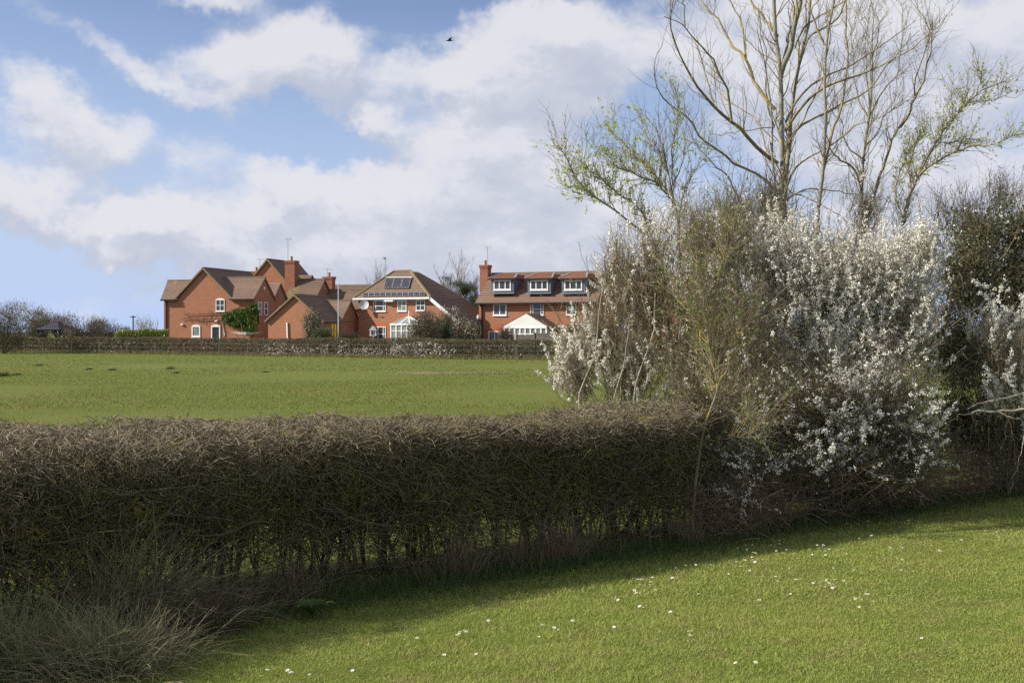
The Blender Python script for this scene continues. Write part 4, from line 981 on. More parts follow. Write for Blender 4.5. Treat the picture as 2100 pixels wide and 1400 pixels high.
# dry tussocks at the bottom left
def tussock(name, label, cx, cy, rx, ry, n, hmax, mat_, seed, wd=.0036, group='grass tussocks at the hedge foot'):
    rg = G(seed); c = np.array([cx, cy, 0]); ge = Geo()
    a = rg.normal(size=(n, 2))*.45; p = np.c_[a[:, 0]*rx, a[:, 1]*ry, np.zeros(n)]
    dirv = np.c_[a[:, 0]*.7+rg.normal(0, .3, n), a[:, 1]*.7-.25+rg.normal(0, .25, n), np.ones(n)]
    h_ = rg.uniform(.35, 1.0, n)*hmax; d = unit(dirv); K = 7
    C = wander(p, d, h_*1.25, K, rg, .10, -.16); C[..., 2] = np.maximum(C[..., 2], .01)
    side = unit(np.cross(d, rg.normal(size=(n, 3))))*wd; V = []
    for k in range(K): 
        t = 1-.8*k/(K-1); V += [C[:, k]-side*t, C[:, k]+side*t]
    V = np.stack(V, 1); m = 2*K; base = np.arange(n)[:, None]*m
    ge.add(V, [np.concatenate([base+np.array([2*k, 2*k+1, 2*k+3, 2*k+2]) for k in range(K-1)])])
    o = ge.build(name, mat_); o.location = tuple(c); return tag(o, label, 'grass tussock', group)
q = ground(55, 1400); 
tussock('grass_tussock', 'greenish grass tussock in the bottom left corner', -2.9, 6.9, .55, .50, 2000, .42, mat('tussock_green', (.17, .24, .08), (.38, .34, .19), 3, .8, island=.7, transl=.25), 51)
tussock('grass_tussock', 'straw brown grass tussock spilling onto the shaded lawn', -2.3, 6.9, .42, .42, 1700, .34, M_straw, 52)
tussock('grass_tussock', 'tall dry grass tussock leaning against the hedge foot', -2.55, 7.75, .42, .28, 1000, .72, mat('tussock_dry', (.42, .35, .21), (.13, .15, .06), 3, .8, island=.7, transl=.25), 53)
tussock('grass_tussock', 'low tuft of brown dead grass at the right end of the tussocks', -1.95, 7.75, .30, .30, 1000, .42, M_dead, 54, .0018)
# dock plant (broad leaves) in the shade
q = ground(640, 1268); rg = G(55); e = thing('dock_plant', 'broad-leaved green dock plant growing at the shaded hedge foot', 'plant', tuple(q))
for i in range(9):
    a = i*2.4; L = rg.uniform(.10, .17); m = B(); pr = []
    for k in range(6):
        t = k/5; rr_ = L*t; w_ = .032*math.sin(math.pi*min(t*.9+.08, 1)); z = .02+.09*math.sin(t*2.1)
        pr.append(((rr_*math.cos(a)-w_*math.sin(a), rr_*math.sin(a)+w_*math.cos(a), z+.006), (rr_*math.cos(a), rr_*math.sin(a), z), (rr_*math.cos(a)+w_*math.sin(a), rr_*math.sin(a)-w_*math.cos(a), z+.006)))
    for k in range(5):
        m.face([pr[k][0], pr[k][1], pr[k+1][1], pr[k+1][0]]); m.face([pr[k][1], pr[k][2], pr[k+1][2], pr[k+1][1]])
    m.build('leaf', M_tgrass if i else M_green, e)

# daisies
DZ = [(1300+x/2.625, 950+y/2.625) for x, y in [(150,591),(235,580),(228,590),(278,568),(333,565),(258,607),(408,569),(18,648),(28,645),(38,638),(50,632),(33,678),(74,671),(111,706),(10,722),(30,729),(64,795),(199,819),(349,726),(292,944),(292,980),(479,1027),(560,1102),(670,755),(698,625),(764,632),(628,596),(716,552),(597,538),(638,538),(696,540),(602,457),(597,481),(612,479),(638,461),(565,476),(668,499),(740,453),(773,447),(819,445),(810,481),(867,500),(832,585),(789,690),(888,765),(1012,373),(1140,345),(1152,340),(1191,333),(1220,418),(1411,331),(1484,333),(1284,403),(963,475),(965,507),(996,458),(1020,483),(1045,479),(1089,486),(1081,644),(1120,652),(1028,672),(1047,678),(1060,670),(1066,685),(1025,687),(1187,597),(1183,751),(1203,749),(1219,750),(1218,758),(1369,735),(1354,533),(1418,536),(1419,541),(1367,468),(1380,475),(1370,486),(1440,456),(1437,461),(1512,455),(1536,443),(1592,434),(1597,462),(1618,480),(1640,480),(1652,488),(1760,430),(1825,480),(1945,380),(1958,384),(1987,374),(1961,414),(1897,383),(1417,492),(1549,960),(508,615),(1539,332)]]
DZ += [(900+x/2.5925, 780+y/2.5925) for x, y in [(263,1293),(138,1360),(104,1366),(294,1350),(335,1346),(527,1389),(545,1323),(611,1337),(629,1351),(711,1304),(773,1248),(726,1182),(942,1330),(1234,1250),(1100,1226),(1047,1154),(933,1176),(958,1181),(1326,1374),(1146,1138),(906,1130),(1400,1065),(1538,1048)]]
DZ += [(x/2.1, 800+y/2.1) for x, y in [(2001,1058),(1974,1073),(1978,1063),(1798,1085),(1760,1117),(1724,1098),(1578,1120),(1910,1162),(2060,1161),(1243,1220),(1257,1242),(1147,1226),(1526,1224),(1116,1252),(1331,1255)]]
rq = G(67); DZ += [(x+rq.normal(0, 28), y+rq.normal(0, 10)) for x, y in [DZ[i] for i in rq.integers(0, 86, 70)]]
DZ = [(x, y) for x, y in DZ if y < 1398 and y > 1072+max(0, (1500-x))*.30]
M_pet = mat('daisy_petals', (.82, .82, .82), (.74, .73, .72), 80, .7, transl=.2); M_dc = mat('daisy_centre', (.75, .52, .03), None, 1, .8)
def daisy_mesh(seed, closed=False):
    rg = G(seed); V = []; Fs = []; mi = []
    n = 13; r0, r1 = .0035, .0115
    for i in range(n):
        a = 2*math.pi*i/n; da = .21; zc = .004 if closed else .0012*rg.normal()
        V += [(r0*math.cos(a-da*.6), r0*math.sin(a-da*.6), .034), (r0*math.cos(a+da*.6), r0*math.sin(a+da*.6), .034), (r1*math.cos(a+da), r1*math.sin(a+da), .035+zc), (r1*math.cos(a-da), r1*math.sin(a-da), .035+zc)]
        Fs.append([4*i, 4*i+1, 4*i+2, 4*i+3]); mi.append(0)
    b_ = len(V); m = 8
    for i in range(m): a = 2*math.pi*i/m; V.append((.0042*math.cos(a), .0042*math.sin(a), .0345))
    V.append((0, 0, .038))
    T = [[b_+i, b_+(i+1) % m, b_+m] for i in range(m)]; mi += [1]*m
    c = len(V); V += [(-.001, 0, 0), (.001, 0, 0), (.001, 0, .034), (-.001, 0, .034)]
    Q2 = [[c, c+1, c+2, c+3]]
    me = mkmesh('daisy', V, [np.array(Fs), np.array(T), np.array(Q2)], [M_pet, M_dc, M_lawn], midx=mi+[2]); return me
dms = [daisy_mesh(60+i) for i in range(5)]; rg = G(66)
for i, (x, y) in enumerate(DZ):
    q = ground(x, y+2); o = link('daisy', dms[i % 5]); o.location = (q[0], q[1], 0)
    sc = rg.uniform(.8, 1.2); o.scale = (sc, sc, rg.uniform(1.0, 1.35)); o.rotation_euler = (rg.normal(.18, .18), rg.normal(-.12, .18), rg.uniform(0, 6.28))
    tag(o, 'small white daisy in the sunlit mown lawn', 'daisy', 'daisies dotted over the lawn')

# ---------------------------------------------------------------- limbs traced as 3-D polylines
def limb(pts, Y0, r0, r1, K=14, seed=0, dY=0.0, jit=.012):
    """pts: photo columns/rows used only to measure where the limb runs; depth drifts from Y0 by dY along the limb"""
    rg = G(seed); n = len(pts); t = np.linspace(0, 1, n)
    P_ = np.array([W(x, y, Y0+dY*tt**1.3) for (x, y), tt in zip(pts, t)])
    Q = resample(P_, K); Q[1:-1] += rg.normal(size=(K-2, 3))*jit
    return Q, np.linspace(r0, r1, K)
def stack(L, K=18): return np.concatenate([resample_batch(a[None], K) for a, _ in L]), np.concatenate([resample_r(b[None], K) for _, b in L])
def make_tree(name, label, cat, base, big, small, n2, n3, seed, leafN=0, leafmat=None, leafsize=(.03, .06), bark=None, brm=None, l2=(.25, .7), twr=.0022, leafsrc=None, up=.10, group=None, l3=(.12, .4), lo=.2):
    rg = G(seed); e = thing(name, label, cat, base, 0, group); O = np.array(base)
    ge = Geo(); BP, BR = stack(big); BR = BR*.88; tubes(ge, BP, BR, 8); ge.build('trunk', bark or M_bark, e, True, O)
    ge = Geo()
    src = [(BP, BR)]
    if small: SP, SR = stack(small); SR = SR*.85; tubes(ge, SP, SR, 6); src.append((SP, SR))
    A = np.concatenate([a for a, _ in src]); Ar = np.concatenate([b for _, b in src])
    C, r = sprout(A, Ar*.8, n2, rg, lo, 1.0, .75, None, 9, .13, up, .38, .003, .30, lenabs=l2); tubes(ge, C, r, 5)
    ge.build('branches', brm or M_branch, e, True, O)
    ge = Geo(); A2 = np.concatenate([resample_batch(A, 9), C]); r2 = np.concatenate([resample_r(Ar, 9)*.3, r])
    C3, r3 = sprout(A2, r2, n3, rg, .2, 1.0, .8, None, 5, .2, .05, .5, twr, .25, lenabs=l3); tubes(ge, C3, np.minimum(r3, .004), 3)
    ge.build('twigs', M_tw if brm is None else brm, e, False, O)
    if leafN:
        ge = Geo(); A4, _ = leafsrc if leafsrc is not None else (C3, r3)
        if leafsrc is not None:
            D, dr = sprout(A4, _, leafN//7, rg, .08, 1, .85, None, 5, .2, .1, .5, .0015, .2, lenabs=(.12, .5)); gt = Geo(); tubes(gt, D, dr*.7, 3); gt.build('leafy_twigs', M_tw, e, False, O); A4 = D
        i = rg.integers(0, len(A4), leafN//4); t = rg.uniform(.1, 1, len(i))*(A4.shape[1]-1.001); k = t.astype(int)
        p = A4[i, k]+(A4[i, k+1]-A4[i, k])*(t-k)[:, None]
        p = np.repeat(p, 4, 0)+rg.normal(size=(len(p)*4, 3))*.014
        leaves(ge, p, rg.uniform(*leafsize, len(p)), rg, .3, .75); ge.build('leaves', leafmat, e, False, O)
    return e
def resample_batch(A, K): 
    idx = np.linspace(0, A.shape[1]-1, K); k = np.minimum(idx.astype(int), A.shape[1]-2); u = (idx-k)[None, :, None]; return A[:, k]*(1-u)+A[:, k+1]*u
def resample_r(A, K):
    idx = np.linspace(0, A.shape[1]-1, K); k = np.minimum(idx.astype(int), A.shape[1]-2); u = (idx-k)[None]; return A[:, k]*(1-u)+A[:, k+1]*u

Y = 17.0
big = [limb([(1604,960),(1606,700),(1604,470),(1601,330),(1600,260),(1603,180),(1601,140),(1592,105),(1590,70),(1587,30),(1588,-60),(1592,-200)], Y, .062, .024, 22, 1),
       limb([(1606,900),(1608,470),(1616,330),(1620,240),(1622,215),(1632,180),(1640,120),(1652,80),(1663,10),(1672,-60),(1680,-200)], Y+.05, .056, .015, 22, 2, .5),
       limb([(1598,950),(1594,600),(1589,400),(1588,300),(1583,240),(1580,195),(1573,160),(1568,120),(1562,90),(1552,60)], Y-.12, .040, .007, 20, 3, -.3),
       limb([(1602,150),(1612,125),(1624,92),(1628,60),(1636,20),(1648,-60),(1660,-160)], Y, .045, .018, 14, 4, -.4),
       limb([(1603,160),(1610,110),(1620,60),(1634,30),(1638,-20),(1640,-120)], Y, .03, .012, 14, 41, .5)]
sm = [limb([(1595,335),(1560,310),(1535,285),(1520,265),(1500,250),(1480,235),(1460,210),(1445,190),(1425,170),(1410,145),(1398,120),(1385,90),(1378,60),(1374,40),(1378,15),(1387,-20)], Y, .034, .006, 14, 5, -1.6),
      limb([(1500,248),(1497,225),(1493,190),(1490,180),(1475,150),(1460,120),(1440,95),(1420,75),(1405,55),(1385,42),(1362,34)], Y-.9, .022, .005, 14, 6, -.8),
      limb([(1405,55),(1404,30),(1402,0),(1402,-40)], Y-1.6, .011, .006, 14, 7),
      limb([(1590,225),(1570,200),(1555,180),(1545,165),(1535,135),(1525,115),(1505,100),(1490,75),(1475,45),(1450,20),(1428,-6)], Y, .034, .009, 14, 8, .9),
      limb([(1535,135),(1528,110),(1525,70),(1520,50),(1508,20),(1490,-10)], Y+.4, .018, .008, 14, 9, .4),
      limb([(1475,150),(1465,210),(1455,185),(1448,150),(1440,125),(1430,100),(1423,80)][1:], Y-1.2, .014, .004, 14, 10, .4),
      limb([(1595,75),(1585,62),(1570,40),(1555,20),(1542,0),(1530,-30)], Y, .024, .012, 14, 11, .5),
      limb([(1602,500),(1570,462),(1554,448),(1520,414),(1506,396),(1497,366),(1480,348),(1456,328),(1424,290)], Y, .022, .005, 14, 12, -1.2),
      limb([(1590,395),(1550,355),(1508,340),(1496,325),(1470,305),(1455,298),(1430,273),(1415,250),(1400,235),(1385,225),(1370,208),(1350,195),(1338,160),(1345,125),(1348,108)], Y, .024, .004, 14, 13, -1.8),
      limb([(1590,320),(1575,310),(1560,260),(1556,230),(1549,262),(1545,300)][:4], Y, .012, .004, 14, 14, .6),
      limb([(1588,262),(1548,265),(1510,271),(1480,275),(1460,274)], Y, .009, .003, 14, 15, -1),
      limb([(1606,440),(1610,394),(1624,350),(1640,336),(1660,322),(1690,306),(1720,288),(1760,252),(1800,245),(1850,205)], Y, .020, .004, 14, 16, -1.2),
      limb([(1610,270),(1626,240),(1660,205),(1680,186),(1740,162),(1790,144),(1824,124),(1852,106),(1884,86),(1916,68),(1942,30)], Y, .026, .004, 14, 17, -1.5),
      limb([(1612,250),(1632,212),(1680,164),(1730,142),(1768,120),(1820,85),(1878,42)], Y, .022, .004, 14, 18, 1.2),
      limb([(1628,200),(1640,130),(1660,75),(1680,62),(1720,35),(1735,0),(1760,-50)], Y, .020, .008, 14, 19, .8),
      limb([(1630,100),(1650,55),(1680,34),(1730,0),(1770,-50)], Y, .016, .006, 14, 20, -.8),
      limb([(1608,330),(1618,272),(1680,238),(1720,220),(1760,200),(1795,175),(1805,150),(1832,120),(1852,92),(1886,62)], Y, .022, .004, 14, 21, 1.6),
      limb([(1606,420),(1630,396),(1680,388),(1730,396),(1770,405)], Y, .014, .006, 14, 22, .8),
      limb([(1606,380),(1634,398),(1672,412),(1716,440),(1760,470)], Y, .013, .006, 14, 23, -.6),
      limb([(1588,260),(1575,225),(1570,150),(1572,110),(1560,60),(1556,10)], Y, .014, .004, 14, 24, -.6),
      limb([(1590,290),(1540,240),(1490,205),(1470,180),(1462,140)], Y, .012, .003, 14, 25, 1.4),
      limb([(1615,300),(1650,240),(1690,150),(1700,90),(1706,30),(1710,-30)], Y, .014, .005, 14, 26, -1.3)]
make_tree('bare_tree', 'tallest bare tree with three grey stems and yellow lichened branches', 'tree', tuple(W(1604, 960, Y)*[1, 1, 0]), big, sm, 400, 1100, 201)
Y = 16.3
big = [limb([(1668,960),(1670,700),(1672,560),(1676,460),(1682,400),(1688,350),(1693,280),(1692,200),(1692,140),(1690,92),(1700,60),(1710,20),(1714,-60)], Y, .048, .014, 22, 31)]
sm = [limb([(1690,92),(1682,75),(1670,45),(1665,20),(1690,-20)], Y, .018, .006, 14, 32), limb([(1686,360),(1706,275),(1722,230),(1733,160),(1738,110),(1735,70),(1734,-20)], Y, .024, .010, 14, 33, .8),
      limb([(1690,240),(1712,200),(1735,170),(1740,150)], Y, .010, .004, 14, 34, -.6), limb([(1692,180),(1680,150),(1672,110),(1655,70)], Y, .009, .004, 14, 35, .5)]
make_tree('slender_tree', 'slender pale-barked young tree just right of the tallest bare tree', 'tree', tuple(W(1668, 960, Y)*[1, 1, 0]), big, sm, 60, 260, 202)
Y = 18.0
big = [limb([(1762,960),(1764,700),(1766,520),(1768,430),(1770,350),(1775,290),(1782,240),(1788,180),(1790,120),(1786,80),(1792,30)], Y, .060, .009, 22, 41)]
sm = [limb([(1766,390),(1750,345),(1720,325),(1700,300),(1690,262)], Y, .022, .006, 14, 42, -.8), limb([(1788,120),(1800,80),(1804,50),(1822,15)], Y, .012, .004, 14, 43), limb([(1782,230),(1778,150),(1776,90),(1785,30)], Y, .014, .004, 14, 44, .5),
      limb([(1770,480),(1779,440),(1797,385),(1815,335),(1826,290),(1845,262),(1862,235)], Y, .035, .015, 14, 45), limb([(1846,262),(1862,240),(1868,215),(1880,195),(1895,160),(1907,110),(1913,75),(1912,40)], Y, .022, .005, 14, 46, -.5),
      limb([(1876,198),(1878,165),(1890,130),(1905,85),(1910,75),(1896,40),(1868,2)], Y-.4, .014, .003, 14, 47), limb([(1775,300),(1800,270),(1815,235),(1850,215),(1895,195)], Y, .012, .004, 14, 48, -1),
      limb([(1782,240),(1810,190),(1840,150),(1848,90),(1852,5)], Y, .013, .003, 14, 49, .8), limb([(1782,245),(1760,200),(1752,150),(1748,90),(1740,40)], Y, .012, .004, 14, 50, .6),
      limb([(1775,330),(1740,300),(1725,250),(1715,190)], Y, .012, .004, 14, 51, -.6)]
make_tree('bare_tree', 'densely twigged bare tree with brownish stems standing behind the blossom', 'tree', tuple(W(1762, 960, Y)*[1, 1, 0]), big, sm, 240, 1100, 203, l2=(.25, .75), l3=(.1, .35), leafN=1800, leafmat=mat('brown_buds', (.22, .12, .06), (.15, .12, .04), 5, .8, island=.6), leafsize=(.010, .020), lo=.3)
Y = 16.6
big = [limb([(1822,960),(1828,700),(1840,500),(1855,445),(1860,420),(1875,375),(1892,345),(1905,312),(1930,280),(1958,240),(1985,210),(2010,185),(2035,172),(2062,166)], Y, .050, .006, 20, 61, -1.0)]
sm = [limb([(1885,360),(1900,345),(1930,325),(1960,310),(2000,302),(2030,298),(2060,288),(2090,274)], Y-.4, .020, .004, 14, 62, -.9), limb([(2003,190),(2012,160),(2008,148),(1997,138)], Y-.9, .009, .004, 14, 63),
      limb([(1870,390),(1865,340),(1878,300),(1890,270)], Y, .012, .004, 14, 64, .6), limb([(1905,312),(1925,295),(1960,292),(1990,288),(2008,286)], Y-.5, .010, .003, 14, 65),
      limb([(1930,280),(1945,262),(1955,225),(1950,205),(1945,180)], Y-.6, .009, .003, 14, 66), limb([(1985,210),(2020,205),(2050,200),(2080,185)], Y-.8, .008, .003, 14, 67), limb([(1960,240),(1975,200),(1990,185)], Y-.7, .007, .003, 14, 68),
      limb([(1852,450),(1835,400),(1850,340),(1870,300),(1900,262)], Y, .012, .004, 14, 69, .6)]
SPt = stack(sm[:2]+sm[2:8]+[ (big[0][0][-10:][[0,1,1,2,3,3,4,5,5,6,7,7,8,9]], np.linspace(.012,.005,14)) ])
make_tree('leafing_tree', 'leaning tree at the right with fresh green leaves on its outstretched branches', 'tree', tuple(W(1822, 960, Y)*[1, 1, 0]), big, sm, 170, 800, 204, l2=(.12, .5), l3=(.08, .25), leafN=3200, leafmat=M_lime, leafsize=(.016, .034), leafsrc=SPt)
Y = 15.0
big = [limb([(1392,940),(1396,700),(1395,560),(1390,470),(1385,430),(1378,400),(1374,370),(1365,320),(1355,285),(1340,255),(1322,235)], Y, .040, .005, 20, 71),
       limb([(1388,850),(1360,560),(1330,490),(1310,468),(1290,455),(1268,437),(1240,415),(1210,398),(1185,370),(1172,350),(1163,325),(1146,300)], Y-.1, .030, .005, 20, 72, -.8)]
sm = [limb([(1340,500),(1320,440),(1298,415),(1278,402),(1250,385),(1230,362),(1205,342),(1190,328)], Y-.3, .012, .003, 14, 73, -.6), limb([(1385,425),(1365,395),(1345,375),(1325,367),(1310,360),(1290,350),(1272,345),(1255,330),(1240,315),(1230,308)], Y, .016, .003, 14, 74, -.7),
      limb([(1378,400),(1345,365),(1325,340),(1305,320),(1285,300),(1265,280),(1250,265),(1242,258)], Y, .014, .003, 14, 75, .7), limb([(1380,380),(1378,330),(1382,275),(1390,240),(1388,190),(1372,165)], Y, .012, .003, 14, 76, -.4),
      limb([(1392,470),(1398,420),(1412,370),(1440,330),(1452,300)], Y, .012, .003, 14, 77, .5), limb([(1390,480),(1370,478),(1345,465),(1325,448),(1300,440)], Y, .010, .004, 14, 78, -.5),
      limb([(1374,370),(1350,310),(1332,285),(1318,255),(1312,240)], Y, .010, .003, 14, 79, .5), limb([(1265,437),(1250,410),(1255,390),(1262,360),(1268,348)], Y-.5, .007, .003, 14, 80, -.3), limb([(1376,385),(1400,330),(1405,290),(1398,262)], Y, .010, .003, 14, 81, .3),
      limb([(1240,415),(1220,405),(1190,395),(1165,388),(1158,385)], Y-.6, .006, .002, 14, 82, -.2)]
SPt = stack([limb([(1268,437),(1240,415),(1210,398),(1185,370),(1172,350),(1163,325),(1146,300)], Y-.7, .010, .004, 14, 83)]*2+sm[:3]*2+[sm[6], sm[4], sm[5], sm[7], sm[9], sm[3]])
make_tree('leafing_tree', 'small spreading tree at the left of the thicket with tiny fresh green leaves', 'tree', tuple(W(1392, 940, Y)*[1, 1, 0]), big, sm, 190, 850, 205, l2=(.15, .6), l3=(.08, .3), leafN=4600, leafmat=M_lime, leafsize=(.016, .034), leafsrc=SPt)
# sapling trunk in front of the blossom
Y = 11.05
big = [limb([(1418,1105),(1425,1010),(1432,950),(1437,900),(1450,860),(1466,815),(1471,790),(1462,760),(1455,720),(1448,660),(1445,600),(1436,540)], Y, .019, .006, 20, 91, .6)]
sm = [limb([(1470,792),(1490,765),(1497,735),(1505,715),(1520,680)], Y+.3, .014, .005, 14, 92, .3), limb([(1455,715),(1435,680),(1425,650),(1400,610)], Y+.4, .009, .003, 14, 93, .4), limb([(1448,650),(1470,600),(1480,540),(1500,470)], Y+.5, .009, .003, 14, 94, .3),
      limb([(1437,905),(1470,905),(1510,895),(1560,898)], Y+.2, .006, .002, 14, 95, -.2)]
make_tree('sapling', 'young tree with pale crooked trunk rising from the hedge in front of the blossom', 'tree', tuple(W(1418, 1105, Y)*[1, 1, 0]), big, sm, 110, 700, 206, bark=mat('sapling_bark', (.24, .21, .14), (.14, .12, .08), 9, .9, c3=(.34, .28, .08), th3=(.55, .66), s3=9), l2=(.2, .6), leafN=2200, leafmat=M_green, leafsize=(.014, .028), lo=.45)
open_ = None

# ---------------------------------------------------------------- shrubs
def ell_pts(ells, n, rg, soft=.62):
    """ellipsoids (cx, cy, rx, ry in photo pixels, depth Y, depth radius m, weight)"""
    w = np.array([e[6] for e in ells], float); w /= w.sum(); k = rg.choice(len(ells), n, p=w); E = np.array([e[:6] for e in ells])[k]
    d = unit(rg.normal(size=(n, 3))); rr_ = np.minimum(np.abs(rg.normal(0, soft, n)), 1.45)
    Yc = E[:, 4]; s = Yc/F
    c = np.stack([(E[:, 0]-1050)*s, Yc, EYE-(E[:, 1]-HOR)*s], -1)
    p = c+d*rr_[:, None]*np.stack([E[:, 2]*s, E[:, 5], E[:, 3]*s], -1)
    return p[p[:, 2] > .03]
def shrub(name, label, base, ells, seed, stems, nshoot=3000, ntw=9000, nblos=20000, nleaf=0, leafmat=None, leafsz=(.012, .024), blos_th=-.1, spires=(), tw=None, up=.35, shootlen=(.25, .7), twlen=(.06, .25), bsz=(.0065, .0105), group='shrubs of the thicket along the lawn', cat='shrub', bells=None, soft=.62, spn=210, spj=.018, twr=.0020, stemr=.010, stemmat=None):
    rg = G(seed); e = thing(name, label, cat, base, 0, group); O = np.array(base); ge = Geo()
    P_, R_ = stack(stems); tubes(ge, P_, R_, 5); ge.build('stems', stemmat or M_stem, e, True, O)
    ge = Geo(); root = O+np.array([0, 0, .1])
    p = ell_pts(ells, nshoot, rg, soft); n = len(p); d = unit(unit(p-root)*[1, .9, .6]+rg.normal(size=(n, 3))*.38+[0, -.05, up])
    L = rg.uniform(*shootlen, n); C = wander(p-d*L[:, None]*.5, d, L, 7, rg, .14, .03); C[..., 2] = np.maximum(C[..., 2], .03)
    r = rg.uniform(.0022, .0048, n)[:, None]*np.linspace(1, .45, 7)[None]; tubes(ge, C, r, 3)
    if len(spires):
        Sp = []
        for (x0, y0, x1, y1, Ys) in spires:
            xm = (x0+x1)/2+rg.normal(0, 6)
            Sp.append(resample(np.array([W(x0, y0, Ys), W(xm, (y0+y1)/2, Ys), W(x1, y1, Ys)]), 7))
        Sp = np.array(Sp); tubes(ge, Sp, np.linspace(.006, .0025, 7)[None]*np.ones((len(Sp), 1)), 4)
    ge.build('branches', tw or M_btw, e, False, O)
    ge = Geo(); D, dr = sprout(C, r, ntw, rg, .05, 1, .85, None, 4, .25, .04, .7, twr*.6, .1, lenabs=twlen); tubes(ge, D, np.minimum(dr, twr), 3); ge.build('twigs', tw or M_btw, e, False, O)
    if nblos:
        ge = Geo()
        mid = C[:, 3]; f = fieldnoise(mid, 2.2, seed+1)+rg.normal(0, .45, len(mid)); keep = f > blos_th
        if bells is not None:
            inn = np.zeros(len(mid), bool); s = mid[:, 1]/F; px = mid[:, 0]/s+1050; py = HOR-(mid[:, 2]-EYE)/s
            for (cx, cy, rx, ry, Ye, dYe, w_) in bells: inn |= (((px-cx)/rx)**2+((py-cy)/ry)**2 < 1) & (rg.uniform(size=len(mid)) < w_)
            keep &= inn
        A = C[keep]; m = int(nblos*1.1); i = rg.integers(0, len(A), m); t = np.clip(rg.beta(1.5, 1.1, m), 0, 1)*5.99; k = t.astype(int); q = A[i, k]+(A[i, k+1]-A[i, k])*(t-k)[:, None]
        dens = np.sin(t*5+i*1.7)+rg.normal(0, .7, m); q = q[dens > -.3]; q = q+rg.normal(size=q.shape)*.007; q = np.repeat(q, 5, 0); q = q+rg.normal(size=q.shape)*.0105
        petals(ge, q, rg.uniform(*bsz, len(q)), rg)
        q = D[rg.integers(0, len(D), nblos//12), rg.integers(1, 4, nblos//12)]; q = q[fieldnoise(q, 2.2, seed+1) > blos_th]; petals(ge, q+rg.normal(size=q.shape)*.008, rg.uniform(*bsz, len(q))*.9, rg)
        if len(spires):
            m = spn*len(Sp); i = rg.integers(0, len(Sp), m); t = rg.beta(1.3, 1.1, m)*5.99; k = t.astype(int); q = Sp[i, k]+(Sp[i, k+1]-Sp[i, k])*(t-k)[:, None]
            f = np.sin(t*9+i*2.1)+rg.normal(0, .6, m); q = q[f > -.5]; q = q+rg.normal(size=q.shape)*spj; petals(ge, q, rg.uniform(.008, .012, len(q)), rg)
        ge.build('blossom', M_blos, e, False, O)
    if nleaf:
        ge = Geo(); i = rg.integers(0, len(D), nleaf); q = D[i, rg.integers(0, 4, nleaf)]+rg.normal(size=(nleaf, 3))*.02
        leaves(ge, q, rg.uniform(*leafsz, nleaf), rg, .2, .65); ge.build('leaves', leafmat or M_green, e, False, O)
    return e
def fan(x0, y0, Y0, tips, r=.012, seed=1, dY=.4):
    rg = G(seed); out = []
    for (x, y) in tips:
        xm = x0+(x-x0)*.35+rg.normal(0, 8); ym = y0+(y-y0)*.55
        out.append(limb([(x0+rg.normal(0, 15), y0), (xm, ym), (x, y)], Y0, r*rg.uniform(.7, 1.3), .003, 12, int(rg.integers(1e6)), rg.uniform(-dY, dY), .02))
    return out
def gpy(Y): return HOR+EYE*F/Y
rg0 = G(300)
# A: leftmost blossom bush, standing behind the trimmed hedge
YA = 13.9
stA = [limb([(1186,gpy(YA)),(1193,815),(1215,745),(1225,690),(1228,640),(1240,570)], YA-.6, .011, .004, 12, 301), limb([(1250,gpy(YA)),(1258,815),(1275,770),(1285,720),(1290,640)], YA-.6, .011, .004, 12, 302),
       limb([(1296,gpy(YA)),(1302,815),(1318,740),(1335,690),(1342,640),(1344,600)], YA-.5, .015, .005, 12, 303), limb([(1326,gpy(YA)),(1325,800),(1335,740),(1346,690)], YA-.5, .010, .004, 12, 304), limb([(1270,gpy(YA)),(1272,800),(1276,760)], YA-.5, .007, .004, 12, 305)]
stA += fan(1270, gpy(YA), YA, [(1150,700),(1160,790),(1200,620),(1240,560),(1260,500),(1290,470),(1320,480),(1350,500),(1380,520),(1180,740)], .010, 306)
sp = [(1290,600,1312,470,YA),(1264,600,1252,455,YA-.2),(1262,590,1270,440,YA),(1290,560,1300,408,YA-.1),(1310,560,1318,450,YA+.2),(1348,560,1368,410,YA-.1),(1366,560,1375,392,YA),(1340,570,1345,430,YA),(1395,560,1404,440,YA),(1242,640,1238,520,YA),(1325,560,1330,440,YA+.2),(1280,560,1282,460,YA),
      (1165,760,1145,690,YA-.2),(1155,730,1132,672,YA),(1180,700,1150,668,YA)]
shrub('blackthorn_shrub', 'leftmost white-blossomed shrub standing behind the trimmed hedge with upright flowering shoots', tuple(W(1270, gpy(YA), YA)*[1, 1, 0]),
      [(1290,600,75,110,YA,.7,3),(1230,690,70,90,YA,.7,2.2),(1185,760,55,70,YA,.6,1.4),(1350,640,80,150,YA,.8,3),(1300,760,110,90,YA,.7,2.6),(1265,530,40,60,YA,.5,.6),(1340,520,50,60,YA,.5,.9),(1160,740,28,60,YA,.4,.4)], 311, stA, 1700, 6500, 12000, 3500, M_green, blos_th=.8, spires=sp, stemmat=M_pale, up=.55)
